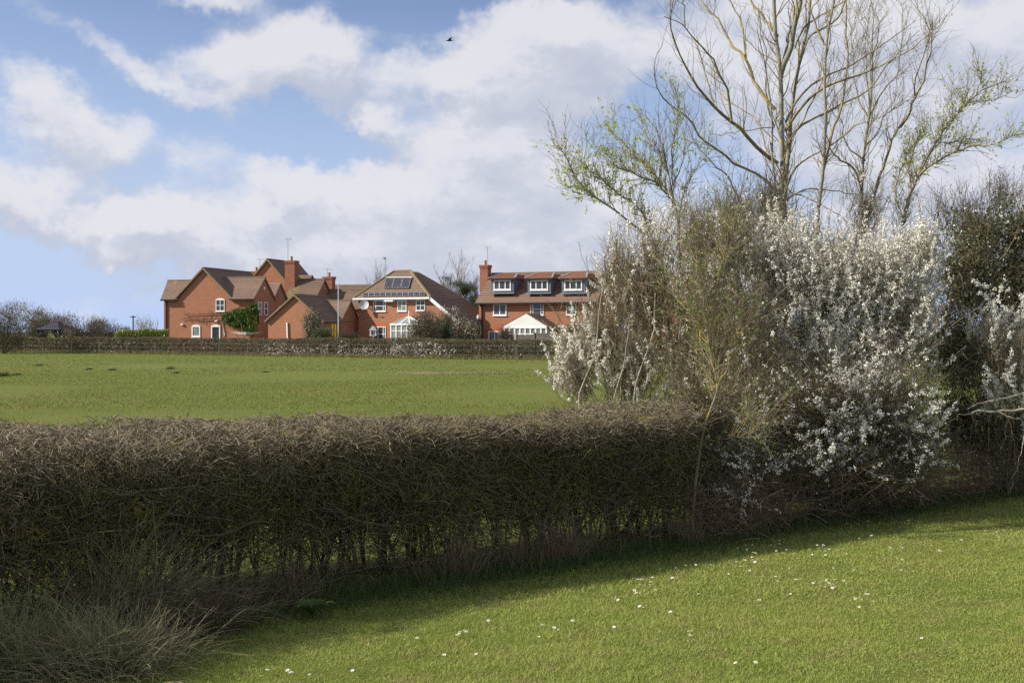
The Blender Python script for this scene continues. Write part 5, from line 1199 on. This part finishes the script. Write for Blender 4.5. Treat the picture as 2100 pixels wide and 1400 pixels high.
# B: green-tinged bush in the middle
YB = 13.6
stB = fan(1440, gpy(YB), YB, [(1380,560),(1400,500),(1430,470),(1460,440),(1490,430),(1520,470),(1500,560),(1410,640),(1385,700)]+[(int(rg0.uniform(1350,1420)), int(rg0.uniform(600,720))) for _ in range(12)], .011, 320)
shrub('hawthorn_bush', 'brown and green budding bush between the leftmost blossom and the crooked sapling', tuple(W(1440, gpy(YB), YB)*[1, 1, 0]),
      [(1440,600,90,150,YB,.8,3),(1430,740,110,110,YB,.8,3),(1500,500,80,80,YB+.4,.7,2),(1520,700,80,160,YB-.2,.8,3),(1430,480,60,60,YB,.5,.8),(1480,850,90,120,YB-1.0,.7,2.0)], 321, stB, 3000, 11000, 5000, 12000, M_green, blos_th=.75, up=.7)
# C: main blackthorn, crown
YC = 14.2
stC = fan(1690, gpy(YC), YC, [(1560,480),(1600,450),(1650,440),(1700,470),(1760,470),(1820,480),(1870,500),(1540,600),(1500,700),(1900,620),(1920,760),(1540,830)], .016, 330, .6)
sp = [(int(x+rg0.normal(0, 14)), int(y+110), int(x+rg0.normal(8, 14)), int(y+rg0.normal(0, 14)), YC+rg0.uniform(-.5, .5)) for x, y in [(1520,505),(1545,480),(1570,455),(1590,440),(1612,428),(1635,440),(1655,452),(1680,480),(1705,470),(1730,462),(1752,478),(1775,470),(1800,478),(1822,490),(1840,470),(1862,462),(1880,440),(1895,470),(1605,400),(1655,420),(1645,345),(1870,430)][:20]]
shrub('blackthorn_shrub', 'largest shrub, its sunlit crown smothered in white blossom below the bare trees', tuple(W(1690, gpy(YC), YC)*[1, 1, 0]),
      [(1600,560,95,110,YC,.8,3),(1700,580,110,110,YC,.9,3),(1810,570,100,95,YC,.8,3),(1560,690,90,110,YC-.2,.8,2.4),(1670,720,110,110,YC-.2,.9,3),(1790,700,110,110,YC,.9,3),(1870,640,60,120,YC,.7,1.5),(1890,520,45,70,YC+.2,.5,.7)], 331, stC, 4600, 14000, 60000, 3500, M_green, blos_th=-.02, spires=sp,
      bells=[(1600,545,120,125,0,0,1),(1710,560,130,120,0,0,1),(1830,560,120,120,0,0,1),(1700,690,230,130,0,0,.75),(1820,740,120,170,0,0,.8),(1560,720,110,150,0,0,.35)], up=.5)
# C2: lower skirt in the shade
YD = 12.45
stD = fan(1720, gpy(YD+.4), YD+.4, [(1500,900),(1560,860),(1600,940),(1660,900),(1740,960),(1800,900),(1880,960),(1920,930),(1840,800),(1650,800)], .010, 340, .4)
sp = [(1520,1075,1543,988,11.1),(1600,1050,1478,1000,11.2),(1560,985,1462,905,11.4),(1880,960,1925,900,12.6),(1870,975,1925,945,12.6),(1600,945,1680,905,12.0),(1780,970,1830,935,12.4),(1850,985,1900,975,12.5),(1475,950,1530,925,11.5),(1610,870,1625,820,12.2),(1640,900,1700,880,12.1),(1700,940,1760,915,12.3),(1560,970,1600,950,11.8),(1720,800,1740,760,12.6),(1840,870,1870,830,12.8)]
shrub('blackthorn_shrub', 'low shaded shrub with white sprays drooping over the grass beneath the main blossom', tuple(W(1720, gpy(YD+.4), YD+.4)*[1, 1, 0]),
      [(1590,860,120,110,YD,.6,2.5),(1700,850,120,120,YD+.2,.7,3),(1820,850,100,120,YD+.3,.7,3),(1540,960,110,70,YD-.3,.5,1.6),(1640,985,120,60,YD-.2,.5,1.8),(1870,920,55,60,YD+.2,.4,1.2),(1760,985,120,55,YD+.1,.5,1.8),(1460,960,70,110,YD-.8,.4,1.5),(1435,860,55,60,YD-.9,.4,.9)], 341, stD, 5200, 19000, 21000, 9000, M_green, blos_th=.15, spires=sp,
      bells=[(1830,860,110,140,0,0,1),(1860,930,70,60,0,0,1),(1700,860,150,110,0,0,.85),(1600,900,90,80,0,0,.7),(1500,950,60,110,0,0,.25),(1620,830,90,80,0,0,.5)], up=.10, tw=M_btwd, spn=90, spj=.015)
# brown twiggy bush at the top behind the blossom
YE = 15.6
shrub('twiggy_bush', 'brown twiggy bush tangled around the base of the tallest bare tree', tuple(W(1530, gpy(YE), YE)*[1, 1, 0]),
      [(1510,450,75,80,YE,.7,2),(1570,420,65,70,YE,.7,1.6),(1600,500,90,80,YE,.8,2),(1470,520,70,90,YE,.7,1.5),(1780,430,70,80,YE+1.5,.6,1.4),(1720,520,90,80,YE+1,.6,1.4)], 351, fan(1530, gpy(YE), YE, [(1450,420),(1490,380),(1540,350),(1600,400),(1640,460),(1500,430)], .012, 352), 1000, 4200, 1200, 1800, M_green, blos_th=.7, up=.9, tw=M_tw)
# right: ivy and bramble thicket
YF = 15.2
e = shrub('ivy_thicket', 'dark ivy and bramble thicket filling the right edge beside the blossom', tuple(W(2010, gpy(YF), YF)*[1, 1, 0]),
      [(1990,580,110,120,YF,1.0,3),(2080,590,110,130,YF+.2,1.0,3),(1960,720,90,120,YF,.9,2.5),(2070,740,120,140,YF,1.0,3),(1980,880,110,100,YF-.5,.8,2.5),(2090,900,110,90,YF-.3,.8,2.5),(2180,640,100,260,YF+.5,1.0,3),(2230,800,120,200,YF+.5,1.0,2),(2000,490,95,55,YF+.2,.8,1.1),(2090,480,80,60,YF+.2,.8,1.0)], 361,
      fan(2010, gpy(YF), YF, [(1900,600),(1940,480),(2000,450),(2060,420),(2100,500),(2180,450),(1950,800),(2100,760)], .014, 362, .7), 4200, 14000, 1500, 98000, M_ivy, soft=.52, leafsz=(.018, .042), blos_th=.55, up=.25, tw=mat('bramble_twigs', (.24, .165, .11), (.10, .07, .045), 5, .85, island=.6))
shrub('twiggy_bush', 'pale fine-twigged bush rising above the dark ivy at the right edge', tuple(W(2030, gpy(YF+1), YF+1)*[1, 1, 0]),
      [(1990,440,90,60,YF+1,.7,1.5),(2060,400,70,60,YF+1,.7,1.4),(1940,430,50,50,YF+1,.6,.8),(2120,440,70,90,YF+1,.6,1)], 371, fan(2030, gpy(YF+1), YF+1, [(1930,400),(1980,370),(2030,350),(2080,340),(2110,380)], .008, 372), 300, 1300, 500, 700, M_ivy, blos_th=.1, up=.8, tw=M_tw, twr=.0016)
YG = 13.9
shrub('blackthorn_shrub', 'rightmost blossom, pale clusters hanging in front of the dark ivy', tuple(W(2070, gpy(YG), YG)*[1, 1, 0]),
      [(2040,700,60,70,YG,.4,1.5),(2080,720,50,90,YG,.4,1.5),(2060,800,60,60,YG,.4,1.3),(2140,760,70,120,YG,.5,1.5)], 381, fan(2070, gpy(YG), YG, [(2000,760),(2030,640),(2080,620),(2100,700),(2000,820)], .008, 382), 420, 1500, 3500, 700, M_green, blos_th=.1, up=.3, spires=[(2010,700,2040,628,YG),(2060,790,2000,850,YG)])
# arching brambles and a fallen pale branch
e = thing('fallen_branch', 'pale fallen branch lying across the thicket at the right edge', 'branch', tuple(W(2050, gpy(13.2), 13.2)*[1, 1, 0])); O = np.array(e.location)
ge = Geo(); P_, R_ = stack([limb([(1992,846),(2020,842),(2050,842),(2100,841),(2170,846)], 13.2, .010, .020, 12, 391), limb([(1985,838),(2010,828),(2060,818),(2110,800)], 13.3, .006, .012, 12, 392), limb([(2000,845),(1970,852),(1940,866)], 13.2, .006, .003, 12, 393), limb([(2040,842),(2075,855),(2110,868)], 13.1, .006, .004, 12, 394)])
tubes(ge, P_, R_, 6); ge.build('wood', M_pale, e, True, O)
for i, (lab, pts, Yb, r_) in enumerate([('long arching bramble cane hanging down to the grass at the right edge', [(1995,772),(2030,792),(2055,820),(2068,850),(2078,900),(2086,950),(2087,985)], 13.0, .0035),
      ('straight pale bramble cane slanting down at the right edge of the picture', [(2104,880),(2095,920),(2083,965),(2071,1010)], 12.9, .0045), ('shorter reddish bramble cane arching left of the long cane', [(2068,850),(2062,890),(2050,930),(2046,935)], 13.0, .003),
      ('thin cane curving through the dark thicket beside the low blossom', [(1965,822),(1990,845),(2005,880),(2007,900)], 13.1, .003)]):
    b_ = W(*pts[-1], Yb)*[1, 1, 0]; e = thing('bramble_cane', lab, 'bramble', tuple(b_), 0, 'bramble canes at the right edge'); ge = Geo(); q, r = limb(pts, Yb, r_, r_*.7, 14, 395+i); tubes(ge, q[None], r[None], 5); ge.build('cane', MATS['bramble_twigs'] if i != 1 else M_pale, e, True, b_)
    ge = Geo(); rg = G(i); D, dr = sprout(q[None], r[None], 10, rg, .1, 1, .8, None, 4, .2, 0, .5, .001, 0, lenabs=(.04, .15)); tubes(ge, D, dr, 3); ge.build('side_shoots', M_tw, e, False, b_)
# brown bramble tangle under the blossom
rg = G(399); ge = Geo(); n = 6500; s_ = rg.uniform(s_at(1.6), s_at(9.0), n); p = hp(s_, rg.normal(.15, .22, n)-.1, rg.uniform(0, .5, n)); C = wander(p, unit(rg.normal(size=(n, 3))*[.6, .5, .5]+[0, -.1, .35]), rg.uniform(.15, .6, n), 7, rg, .22, -.06); C[..., 2] = np.maximum(C[..., 2], .01)
tubes(ge, C, rg.uniform(.0012, .003, n)[:, None]*np.linspace(1, .6, 7)[None], 3); o = ge.build('bramble_tangle', MATS['bramble_twigs']); tag(o, 'tangle of thin brown bramble stems beneath the blossoming thicket', 'bramble', kind='stuff')

# ---------------------------------------------------------------- far hedge, its fence and garden plants
FH = np.array([ground(-260, 719.5), ground(0, 722), ground(300, 726), ground(600, 731), ground(900, 735.5), ground(1140, 738), ground(1400, 741), ground(1700, 744), ground(2200, 748)])[:, :2]
d_ = np.concatenate([[0], np.cumsum(np.linalg.norm(np.diff(FH, axis=0), axis=1))])
def fh(s, t, z):
    x = np.interp(s, d_, FH[:, 0]); y = np.interp(s, d_, FH[:, 1]); return np.stack([x, y+t, z*np.ones_like(x)], -1)
e = thing('field_hedge', 'long low clipped hedge across the far side of the field in front of the houses', 'hedge', tuple(fh(np.array([30.]), .8, 0)[0])); O = np.array(e.location)
rg = G(401); n = 60000; s_ = rg.uniform(0, d_[-1], n); t = np.where(rg.uniform(size=n) < .6, np.abs(rg.normal(0, .25, n)), rg.uniform(0, 1.5, n)); zt = 1.40+.06*np.sin(s_*.23)+.04*np.sin(s_*.7)+.03*np.sin(s_*2.3); z = rg.uniform(.02, 1, n)*zt
ge = Geo(); p = fh(s_, t, z); C = wander(p, unit(rg.normal(size=(n, 3))*[1, .8, .8]+[0, 0, .4]), rg.uniform(.15, .45, n), 3, rg, .25); C[..., 2] = np.minimum(C[..., 2], zt[:, None]+rg.uniform(-.05, .03, n)[:, None]); C[..., 2] = np.maximum(C[..., 2], .01)
tubes(ge, C, rg.uniform(.005, .012, n)[:, None]*np.array([1, .8, .6])[None], 3); ge.build('twigs', mat('far_hedge_twigs', (.20, .165, .105), (.09, .075, .045), .8, .9, island=.6), e, False, O)
ge = Geo(); n = 110000; s_ = rg.uniform(0, d_[-1], n); p = fh(s_, rg.uniform(-.05, 1.1, n), rg.uniform(.02, 1, n)*1.38); leaves(ge, p, rg.uniform(.05, .11, n), rg, .2, .7); ge.build('leaves', mat('far_hedge_leaves', (.075, .08, .03), (.17, .145, .07), .6, .8, island=.7), e, False, O)
ge = Geo(); n = 30000; s_ = rg.uniform(0, d_[-1], n); p = fh(s_, rg.uniform(-.12, .1, n), rg.uniform(.1, 1.2, n)); px = p[:, 0]/p[:, 1]*F+1050
w = .05+.5*np.exp(-((px-590)/70)**2)+.55*np.exp(-((px-760)/90)**2)+1.2*np.exp(-((px-885)/45)**2)+.25*np.exp(-((px-690)/60)**2)+.12*np.exp(-((px-200)/120)**2)
k = (rg.uniform(size=n) < w*.42) & (fieldnoise(p, 1.3, 4) > -.25) & (p[:, 2] < .45+.5*np.sin(px*.02)**2+.3); p = p[k]; p = np.repeat(p, 2, 0)+rg.normal(size=(len(p)*2, 3))*.05
petals(ge, p, rg.uniform(.028, .05, len(p)), rg); ge.build('blossom', mat('far_blossom', (.52, .47, .42), (.42, .37, .32), 2, .8, island=.5), e, False, O)
ge = Geo(); n = 16000; s_ = rg.uniform(0, d_[-1], n); p = fh(s_, -np.abs(rg.normal(0, .25, n))-.05, 0); blades(ge, p, rg.uniform(.1, .38, n), .015, rg, .35, 3)
o = ge.build('rough_grass', mat('rough_grass', (.17, .17, .045), (.30, .25, .13), .4, .8, island=.7, transl=.3)); tag(o, 'rough straw and green grass along the foot of the far hedge', 'grass', kind='stuff')
# post and wire fence
PX = [-28, 30, 88, 147, 203, 260, 319, 378, 449, 507, 576, 632, 716, 778, 850, 914, 982, 1060, 1137, 1200, 1270, 1350, 1430, 1520]
e = thing('wire_fence', 'post and wire fence running in front of the far hedge', 'fence', tuple(fh(np.array([30.]), -.35, 0)[0])); O = Vector(e.location)
tops = []
rg = G(410)
for i, x in enumerate(PX):
    lo, hi = 0, d_[-1]
    for _ in range(40):
        m_ = (lo+hi)/2; q = fh(np.array([m_]), -.35, 0)[0]
        if q[0]/q[1]*F+1050 < x: lo = m_
        else: hi = m_
    q = Vector(fh(np.array([lo]), -.35, 0)[0])-O; ht = rg.uniform(.98, 1.1); ln = rg.normal(0, .03)
    B().bar((q.x, q.y, 0), (q.x+ln, q.y, ht), .07).build('post', M_post, e); tops.append((q.x, q.y))
for z in (.3, .62, .95):
    m = B()
    for a, b_ in zip(tops[:-1], tops[1:]): m.bar((a[0], a[1]-.05, z), (b_[0], b_[1]-.05, z), .006)
    m.build('wire', M_metal, e)

M_fartw = mat('far_twigs', (.15, .12, .08), (.09, .07, .05), 2, .9, island=.5)
def cloud_bush(name, label, x0, y0, x1, y1, Y, seed, cols, leafsz=(.06, .14), n=5000, tw=1500, twc=None, cat='shrub', blos=0, shape=None, trunk=True, twup=.5, bcol=None, group='garden shrubs behind the far hedge', lm=None):
    """bush whose extent is given by measured photo columns/rows at depth Y"""
    rg = G(seed); s = Y/F; cx = ((x0+x1)/2-1050)*s; zt = EYE-(y0-HOR)*s; zb = max(0, EYE-(y1-HOR)*s); rx = (x1-x0)/2*s
    e = thing(name, label, cat, (cx, Y, 0), 0, group); ge = Geo()
    H = zt
    nst = 9; st = np.c_[rg.normal(0, rx*.15, nst), rg.normal(0, .15, nst), np.zeros(nst)]
    C = wander(st, unit(np.c_[rg.normal(0, .35*rx/H*1.5, nst), rg.normal(0, .25, nst), np.ones(nst)]), np.full(nst, H*.8), 8, rg, .1, .03); R0 = np.full((nst, 1), .045)*np.linspace(1, .3, 8)[None]
    tubes(ge, C, R0, 5); ge.build('trunk', twc or M_fartw, e, True)
    k = 8; cen = np.c_[rg.uniform(-.7, .7, k)*rx, rg.uniform(-.4, .4, k)*rx, zt*rg.uniform(.2, .72, k)]; cen[0] = (0, 0, zt*.5)
    rad = np.c_[rg.uniform(.42, .62, k)*rx, rg.uniform(.4, .6, k)*rx, zt*rg.uniform(.22, .32, k)]; rad[0] = (rx*.8, rx*.6, zt*.44)
    def pts(n, sh=.3):
        i = rg.integers(0, k, n); d = unit(rg.normal(size=(n, 3))); p = cen[i]+d*(rg.uniform(size=n)**sh)[:, None]*rad[i]; f = fieldnoise(p, 2.2/max(rx, 1)*2, seed); p = p[f > -.35]; return p[p[:, 2] > .05]
    if tw:
        ge = Geo(); p = pts(tw, .4); C = wander(p, unit(rg.normal(size=(len(p), 3))*.6+unit(p-[0, 0, zb*.5])*.5+[0, 0, twup]), rg.uniform(.25, .8, len(p)), 5, rg, .15); tubes(ge, C, rg.uniform(.006, .014, len(p))[:, None]*np.linspace(1, .5, 5)[None], 3); ge.build('twigs', twc or M_fartw, e)
    if n: ge = Geo(); p = pts(int(n*1.6)); leaves(ge, p, rg.uniform(*leafsz, len(p)), rg, .2, .65); ge.build('leaves', lm or (mat(name+'_leaf_%d' % seed, cols[0], cols[1], 1.2, .7, island=.6, transl=.2)), e)
    if blos: ge = Geo(); p = pts(blos, .2); petals(ge, p, rg.uniform(.03, .055, len(p)), rg); ge.build('blossom', bcol or MATS['far_blossom'], e)
    return e
OL = ((.13, .12, .055), (.21, .17, .095)); DG = ((.02, .04, .015), (.05, .075, .025)); BR = ((.16, .12, .075), (.22, .165, .11)); YG_ = ((.16, .20, .03), (.28, .30, .06))
cloud_bush('bush', 'large brown bush at the far left edge beyond the field', -90, 612, 92, 705, 106, 501, OL, n=9000, tw=4200, blos=350)
cloud_bush('bush', 'olive bush left of the gazebo roof', 40, 628, 108, 700, 121, 502, ((.08, .10, .04), (.13, .13, .06)), n=4000, tw=1800, blos=120)
cloud_bush('bush', 'low brown scrub just right of the gazebo', 136, 646, 206, 700, 112, 503, BR, n=3000, tw=2200, blos=250)
cloud_bush('bush', 'sparse brown scrub between the gazebo and the dark conifer', 175, 650, 250, 700, 118, 504, OL, n=2200, tw=1800, blos=60)
cloud_bush('bush', 'brown scrub behind the gazebo', 80, 634, 190, 700, 126, 505, BR, n=3000, tw=1500)
cloud_bush('conifer_bush', 'small dark round evergreen on the horizon left of the telegraph pole', 234, 662, 270, 700, 150, 506, DG, n=3500, tw=200)
cloud_bush('bare_bush', 'pale leafless bush beside the left corner of the leftmost house', 280, 640, 334, 700, 124, 507, YG_, n=250, tw=900, twc=mat('pale_twigs', (.33, .29, .19), (.25, .22, .14), 2, .9), twup=.9, blos=150)
# laurel hedge
e = thing('laurel_hedge', 'bright yellow-green clipped laurel hedge left of the leftmost brick house', 'hedge', tuple(W(290, 700, 112)*[1, 1, 0])); rg = G(510); n = 15000
a = W(242, 675, 112); b_ = W(345, 675, 112); wdt = b_[0]-a[0]; ge = Geo(); zt = a[2]
p = np.c_[rg.uniform(-.5, .5, n)*wdt, rg.uniform(-.6, .6, n), rg.uniform(0, 1, n)**.6*zt]; p[:, 2] *= (1-.12*np.exp((-wdt/2-p[:, 0])/.8)+.03*np.sin(p[:, 0]*3)); leaves(ge, p, rg.uniform(.09, .17, n), rg, .5, .5); ge.build('leaves', mat('laurel_leaves', (.13, .19, .03), (.34, .36, .08), 1.5, .35, island=.7, spec=.5, transl=.25), e)
ge = Geo(); n = 60; C = wander(np.c_[rg.uniform(-.5, .5, n)*wdt, rg.normal(0, .2, n), np.zeros(n)], unit(rg.normal(size=(n, 3))*.15+[0, 0, 1]), np.full(n, zt*.8), 5, rg, .1); tubes(ge, C, np.full((n, 5), .03), 4); ge.build('stems', M_stem, e)
# evergreen climber on the first house
def climber():
    Yc = 119.3; e = thing('climbing_plant', 'dense evergreen climber covering the lower right wall of the leftmost house', 'climber', tuple(W(505, 700, Yc)*[1, 1, 0])); O = np.array(e.location); rg = G(520); ge = Geo()
    es = [(490,650,30,16),(470,652,15,13),(508,655,25,22),(520,632,8,12),(512,675,17,12),(530,650,7,14),(500,640,22,10),(485,665,12,6)]
    n = 13000; i = rg.integers(0, len(es), n); E = np.array(es, float)[i]; d = unit(rg.normal(size=(n, 2))); r = rg.uniform(size=n)**.5*1.05; px = E[:, 0]+d[:, 0]*r*E[:, 2]; py = E[:, 1]+d[:, 1]*r*E[:, 3]
    # the wall turns: depth follows the facade of the house
    ly = -rg.uniform(.05, .55, n)*(1-.3*r); c, sn = math.cos(R(16)), math.sin(R(16)); ox = (521-1050)/F*120; k = (px-1050)/F
    lx = np.minimum((k*(120+ly*c)-ox-ly*sn)/(c+k*sn), .55); Yd = 120-lx*sn+ly*c; X = ox+lx*c+ly*sn; Z = EYE-(py-HOR)/F*Yd
    p = np.c_[X, Yd, Z]; f = fieldnoise(p, 3.0, 6); p = p[f > -.45]-O; leaves(ge, p, rg.uniform(.07, .15, len(p)), rg, .3, .7); ge.build('leaves', mat('climber_leaves', (.045, .10, .018), (.13, .20, .035), 2.5, .45, island=.7, transl=.2), e)
    ge = Geo(); L = [limb(q, 119.75+(.3*(400-q[0][0])/-400 if 0 else 0), .05, .02, 10, 530+j, 0, .02) for j, q in enumerate([[(500,700),(498,680),(492,660),(480,650)],[(512,700),(513,680),(510,655),(505,640)],[(494,700),(480,680),(470,670),(458,655)]])]
    P_, R_ = stack(L); tubes(ge, P_, R_, 5); ge.build('stems', M_tw, e, True, O)
    return e
climber()
# leafless vine trained along the wall
e = thing('wall_vine', 'leafless brown vine trained in two tiers across the leftmost house wall', 'climber', tuple(W(415, 700, 121)*[1, 1, 0])); O = np.array(e.location)
hh_ = lambda px, py, ly=-.12: (lambda c, sn, ox, k: (lambda lx: np.array([ox+lx*c+ly*sn, 120-lx*sn+ly*c, EYE-(py-HOR)/F*(120-lx*sn+ly*c)]))((k*(120+ly*c)-ox-ly*sn)/(c+k*sn)))(math.cos(R(16)), math.sin(R(16)), (521-1050)/F*120, (px-1050)/F)
ge = Geo(); L = []
for pts in ([(452,643),(430,643),(405,644),(378,645)], [(452,652),(430,655),(408,656),(390,652),(372,655)], [(456,700),(455,680),(454,655),(453,642)]): L.append((resample(np.array([hh_(*q) for q in pts]), 12), np.linspace(.035, .018, 12)))
P_, R_ = stack(L); tubes(ge, P_, R_, 5); rg = G(540); D, dr = sprout(P_, R_, 170, rg, .05, 1, 1.0, None, 5, .3, 0, .5, .008, .1, lenabs=(.15, .5)); D[..., 1] = np.minimum(D[..., 1], D[:, :1, 1]); tubes(ge, D, dr, 3); ge.build('stems', mat('vine', (.17, .10, .06), (.12, .07, .05), 4, .9), e, False, O)
cloud_bush('flowering_shrub', 'pale blossoming shrub with green base in front of the garage', 612, 622, 662, 700, 108, 551, ((.07, .12, .03), (.13, .17, .05)), n=3200, tw=1500, blos=2600)
cloud_bush('bush', 'low dark green bush at the right foot of the garage', 630, 668, 686, 702, 105, 552, ((.05, .08, .025), (.10, .13, .04)), n=3000, tw=600)
cloud_bush('bush', 'dark low shrub between flagpole and solar house', 692, 680, 735, 702, 106, 553, DG, n=1800, tw=500)
cloud_bush('bush', 'large grey-green fine-leaved bush hiding the conservatory of the solar house', 822, 634, 908, 704, 106, 561, ((.13, .125, .07), (.20, .18, .11)), n=15000, tw=3500, leafsz=(.03, .07), blos=600)
cloud_bush('flowering_shrub', 'blossoming tree in front of the long sloping roof of the solar house', 880, 618, 945, 702, 109, 562, ((.12, .13, .05), (.20, .16, .09)), n=1800, tw=2000, blos=2800)
cloud_bush('bush', 'dark green evergreen bush right of the grey-green bush', 890, 640, 930, 704, 107, 563, ((.045, .075, .022), (.09, .12, .04)), n=4200, tw=500)
cloud_bush('flowering_shrub', 'shrub speckled with cream blossom beside the leaning trellis', 918, 645, 978, 704, 106, 564, ((.11, .13, .045), (.18, .17, .08)), n=3000, tw=1800, blos=2200)
cloud_bush('bush', 'sparse twiggy bush in front of the long house lower windows', 1020, 672, 1062, 702, 98, 565, OL, n=500, tw=900)
cloud_bush('bush', 'small olive bush beyond the garden fence near the right end of the long house', 1160, 655, 1230, 704, 104, 566, ((.12, .10, .035), (.20, .15, .06)), n=2500, tw=1800)
# far trees
def far_tree(name, label, px, ytop, Y, w, seed, pine=False, group=None):
    rg = G(seed); s = Y/F; x = (px-1050)*s; zt = EYE-(ytop-HOR)*s; e = thing(name, label, 'tree', (x, Y, 0), 0, group)
    ge = Geo(); n = 3 if not pine else 1; st = np.c_[rg.normal(0, .15, n), rg.normal(0, .15, n), np.zeros(n)]
    C = wander(st, unit(np.c_[rg.normal(0, .12, n), rg.normal(0, .1, n), np.ones(n)]), np.full(n, zt), 12, rg, .05, .02); Rr = np.linspace(.13, .02, 12)[None]*np.ones((n, 1)); tubes(ge, C, Rr, 6); ge.build('trunk', M_tw, e, True)
    if not pine:
        ge = Geo(); D, dr = sprout(C, Rr, 90, rg, .3, 1, .7, None, 8, .12, .12, .5, .015, .4, lenabs=(w*.25, w*.65)); tubes(ge, D, dr, 4)
        E, er = sprout(D, dr, 1300, rg, .1, 1, .7, None, 5, .15, .1, .5, .009, .3, lenabs=(.25, .9)); tubes(ge, E, np.minimum(er, .012), 3); ge.build('branches', mat('far_bare_%d' % seed, (.26, .20, .19), (.18, .14, .13), 1, .9, island=.5), e)
    else:
        ge = Geo(); D, dr = sprout(C, Rr, 26, rg, .35, .98, 1.2, None, 6, .12, .02, .5, .02, .15, lenabs=(w*.25, w*.5)); tubes(ge, D, dr, 4); ge.build('branches', M_tw, e)
        ge = Geo(); i = rg.integers(0, 26, 420); q = D[i, rg.integers(2, 6, 420)]; q = np.repeat(q, 30, 0)+rg.normal(size=(420*30, 3))*[.28, .28, .16]; leaves(ge, q, rg.uniform(.10, .22, len(q)), rg, .5, .25); ge.build('needles', mat('pine_needles', (.025, .05, .02), (.06, .10, .04), 1.5, .6, island=.6), e)
    return e
far_tree('pine_tree', 'dark green pine tree between the solar house and the long house', 958, 585, 128, 4.5, 571, True)
far_tree('pine_tree', 'lower dark evergreen behind the pine at the corner of the long house', 973, 622, 132, 4.0, 572, True)
far_tree('bare_tree', 'tall leafless grey tree behind the gap between the two right-hand houses', 930, 566, 150, 6.0, 573, group='bare trees behind the houses')
far_tree('bare_tree', 'leafless tree just right of the solar house roofline', 908, 592, 160, 4.0, 574, group='bare trees behind the houses')
far_tree('bare_tree', 'thin leafless tree touching the chimney of the long house', 972, 590, 150, 4.0, 575, group='bare trees behind the houses')
far_tree('bare_tree', 'leafless treetop showing behind the left slope of the solar house roof', 760, 578, 170, 6.0, 576, group='bare trees behind the houses')

# ---------------------------------------------------------------- the bird
q = W(922, 83.5, 60.0); e = thing('bird', 'black bird gliding high in the sky with raised wings', 'bird', tuple(q), R(8)); e.scale = (.85, .85, .85); Mb = mat('black_feathers', (.012, .012, .016), (.03, .03, .035), 8, .6)
n = 14; prof = [(-.24, .004), (-.20, .014), (-.15, .030), (-.08, .045), (0, .050), (.07, .044), (.12, .030), (.20, .020), (.27, .006)]
V = []; 
for x, r in prof:
    for j in range(10): a = 2*math.pi*j/10; V.append((x, r*math.cos(a)*(1.5 if x > .15 else 1), r*math.sin(a)*(.4 if x > .15 else 1)+.01*math.sin(x*8)))
fq = [[i*10+j, i*10+(j+1) % 10, (i+1)*10+(j+1) % 10, (i+1)*10+j] for i in range(len(prof)-1) for j in range(10)]
link('body', mkmesh('body', V, [np.array(fq)], Mb, smooth=True), e)
for sg in (-1, 1):
    m = B(); ch = [(-.09, .07, 0, 0), (-.06, .08, .12, .035), (-.02, .10, .24, .06), (.07, .15, .36, .06)]
    for (a0, a1, y0, z0), (b0, b1, y1, z1) in zip(ch[:-1], ch[1:]):
        for th in (0, .008): m.face([(a0, sg*(y0+.02), z0+.02+th), (a1, sg*(y0+.02), z0+.015+th), (b1, sg*(y1+.02), z1+.015+th), (b0, sg*(y1+.02), z1+.02+th)])
        m.face([(a0, sg*(y0+.02), z0+.02), (b0, sg*(y1+.02), z1+.02), (b0, sg*(y1+.02), z1+.028), (a0, sg*(y0+.02), z0+.028)])
    m.build('wing', Mb, e)
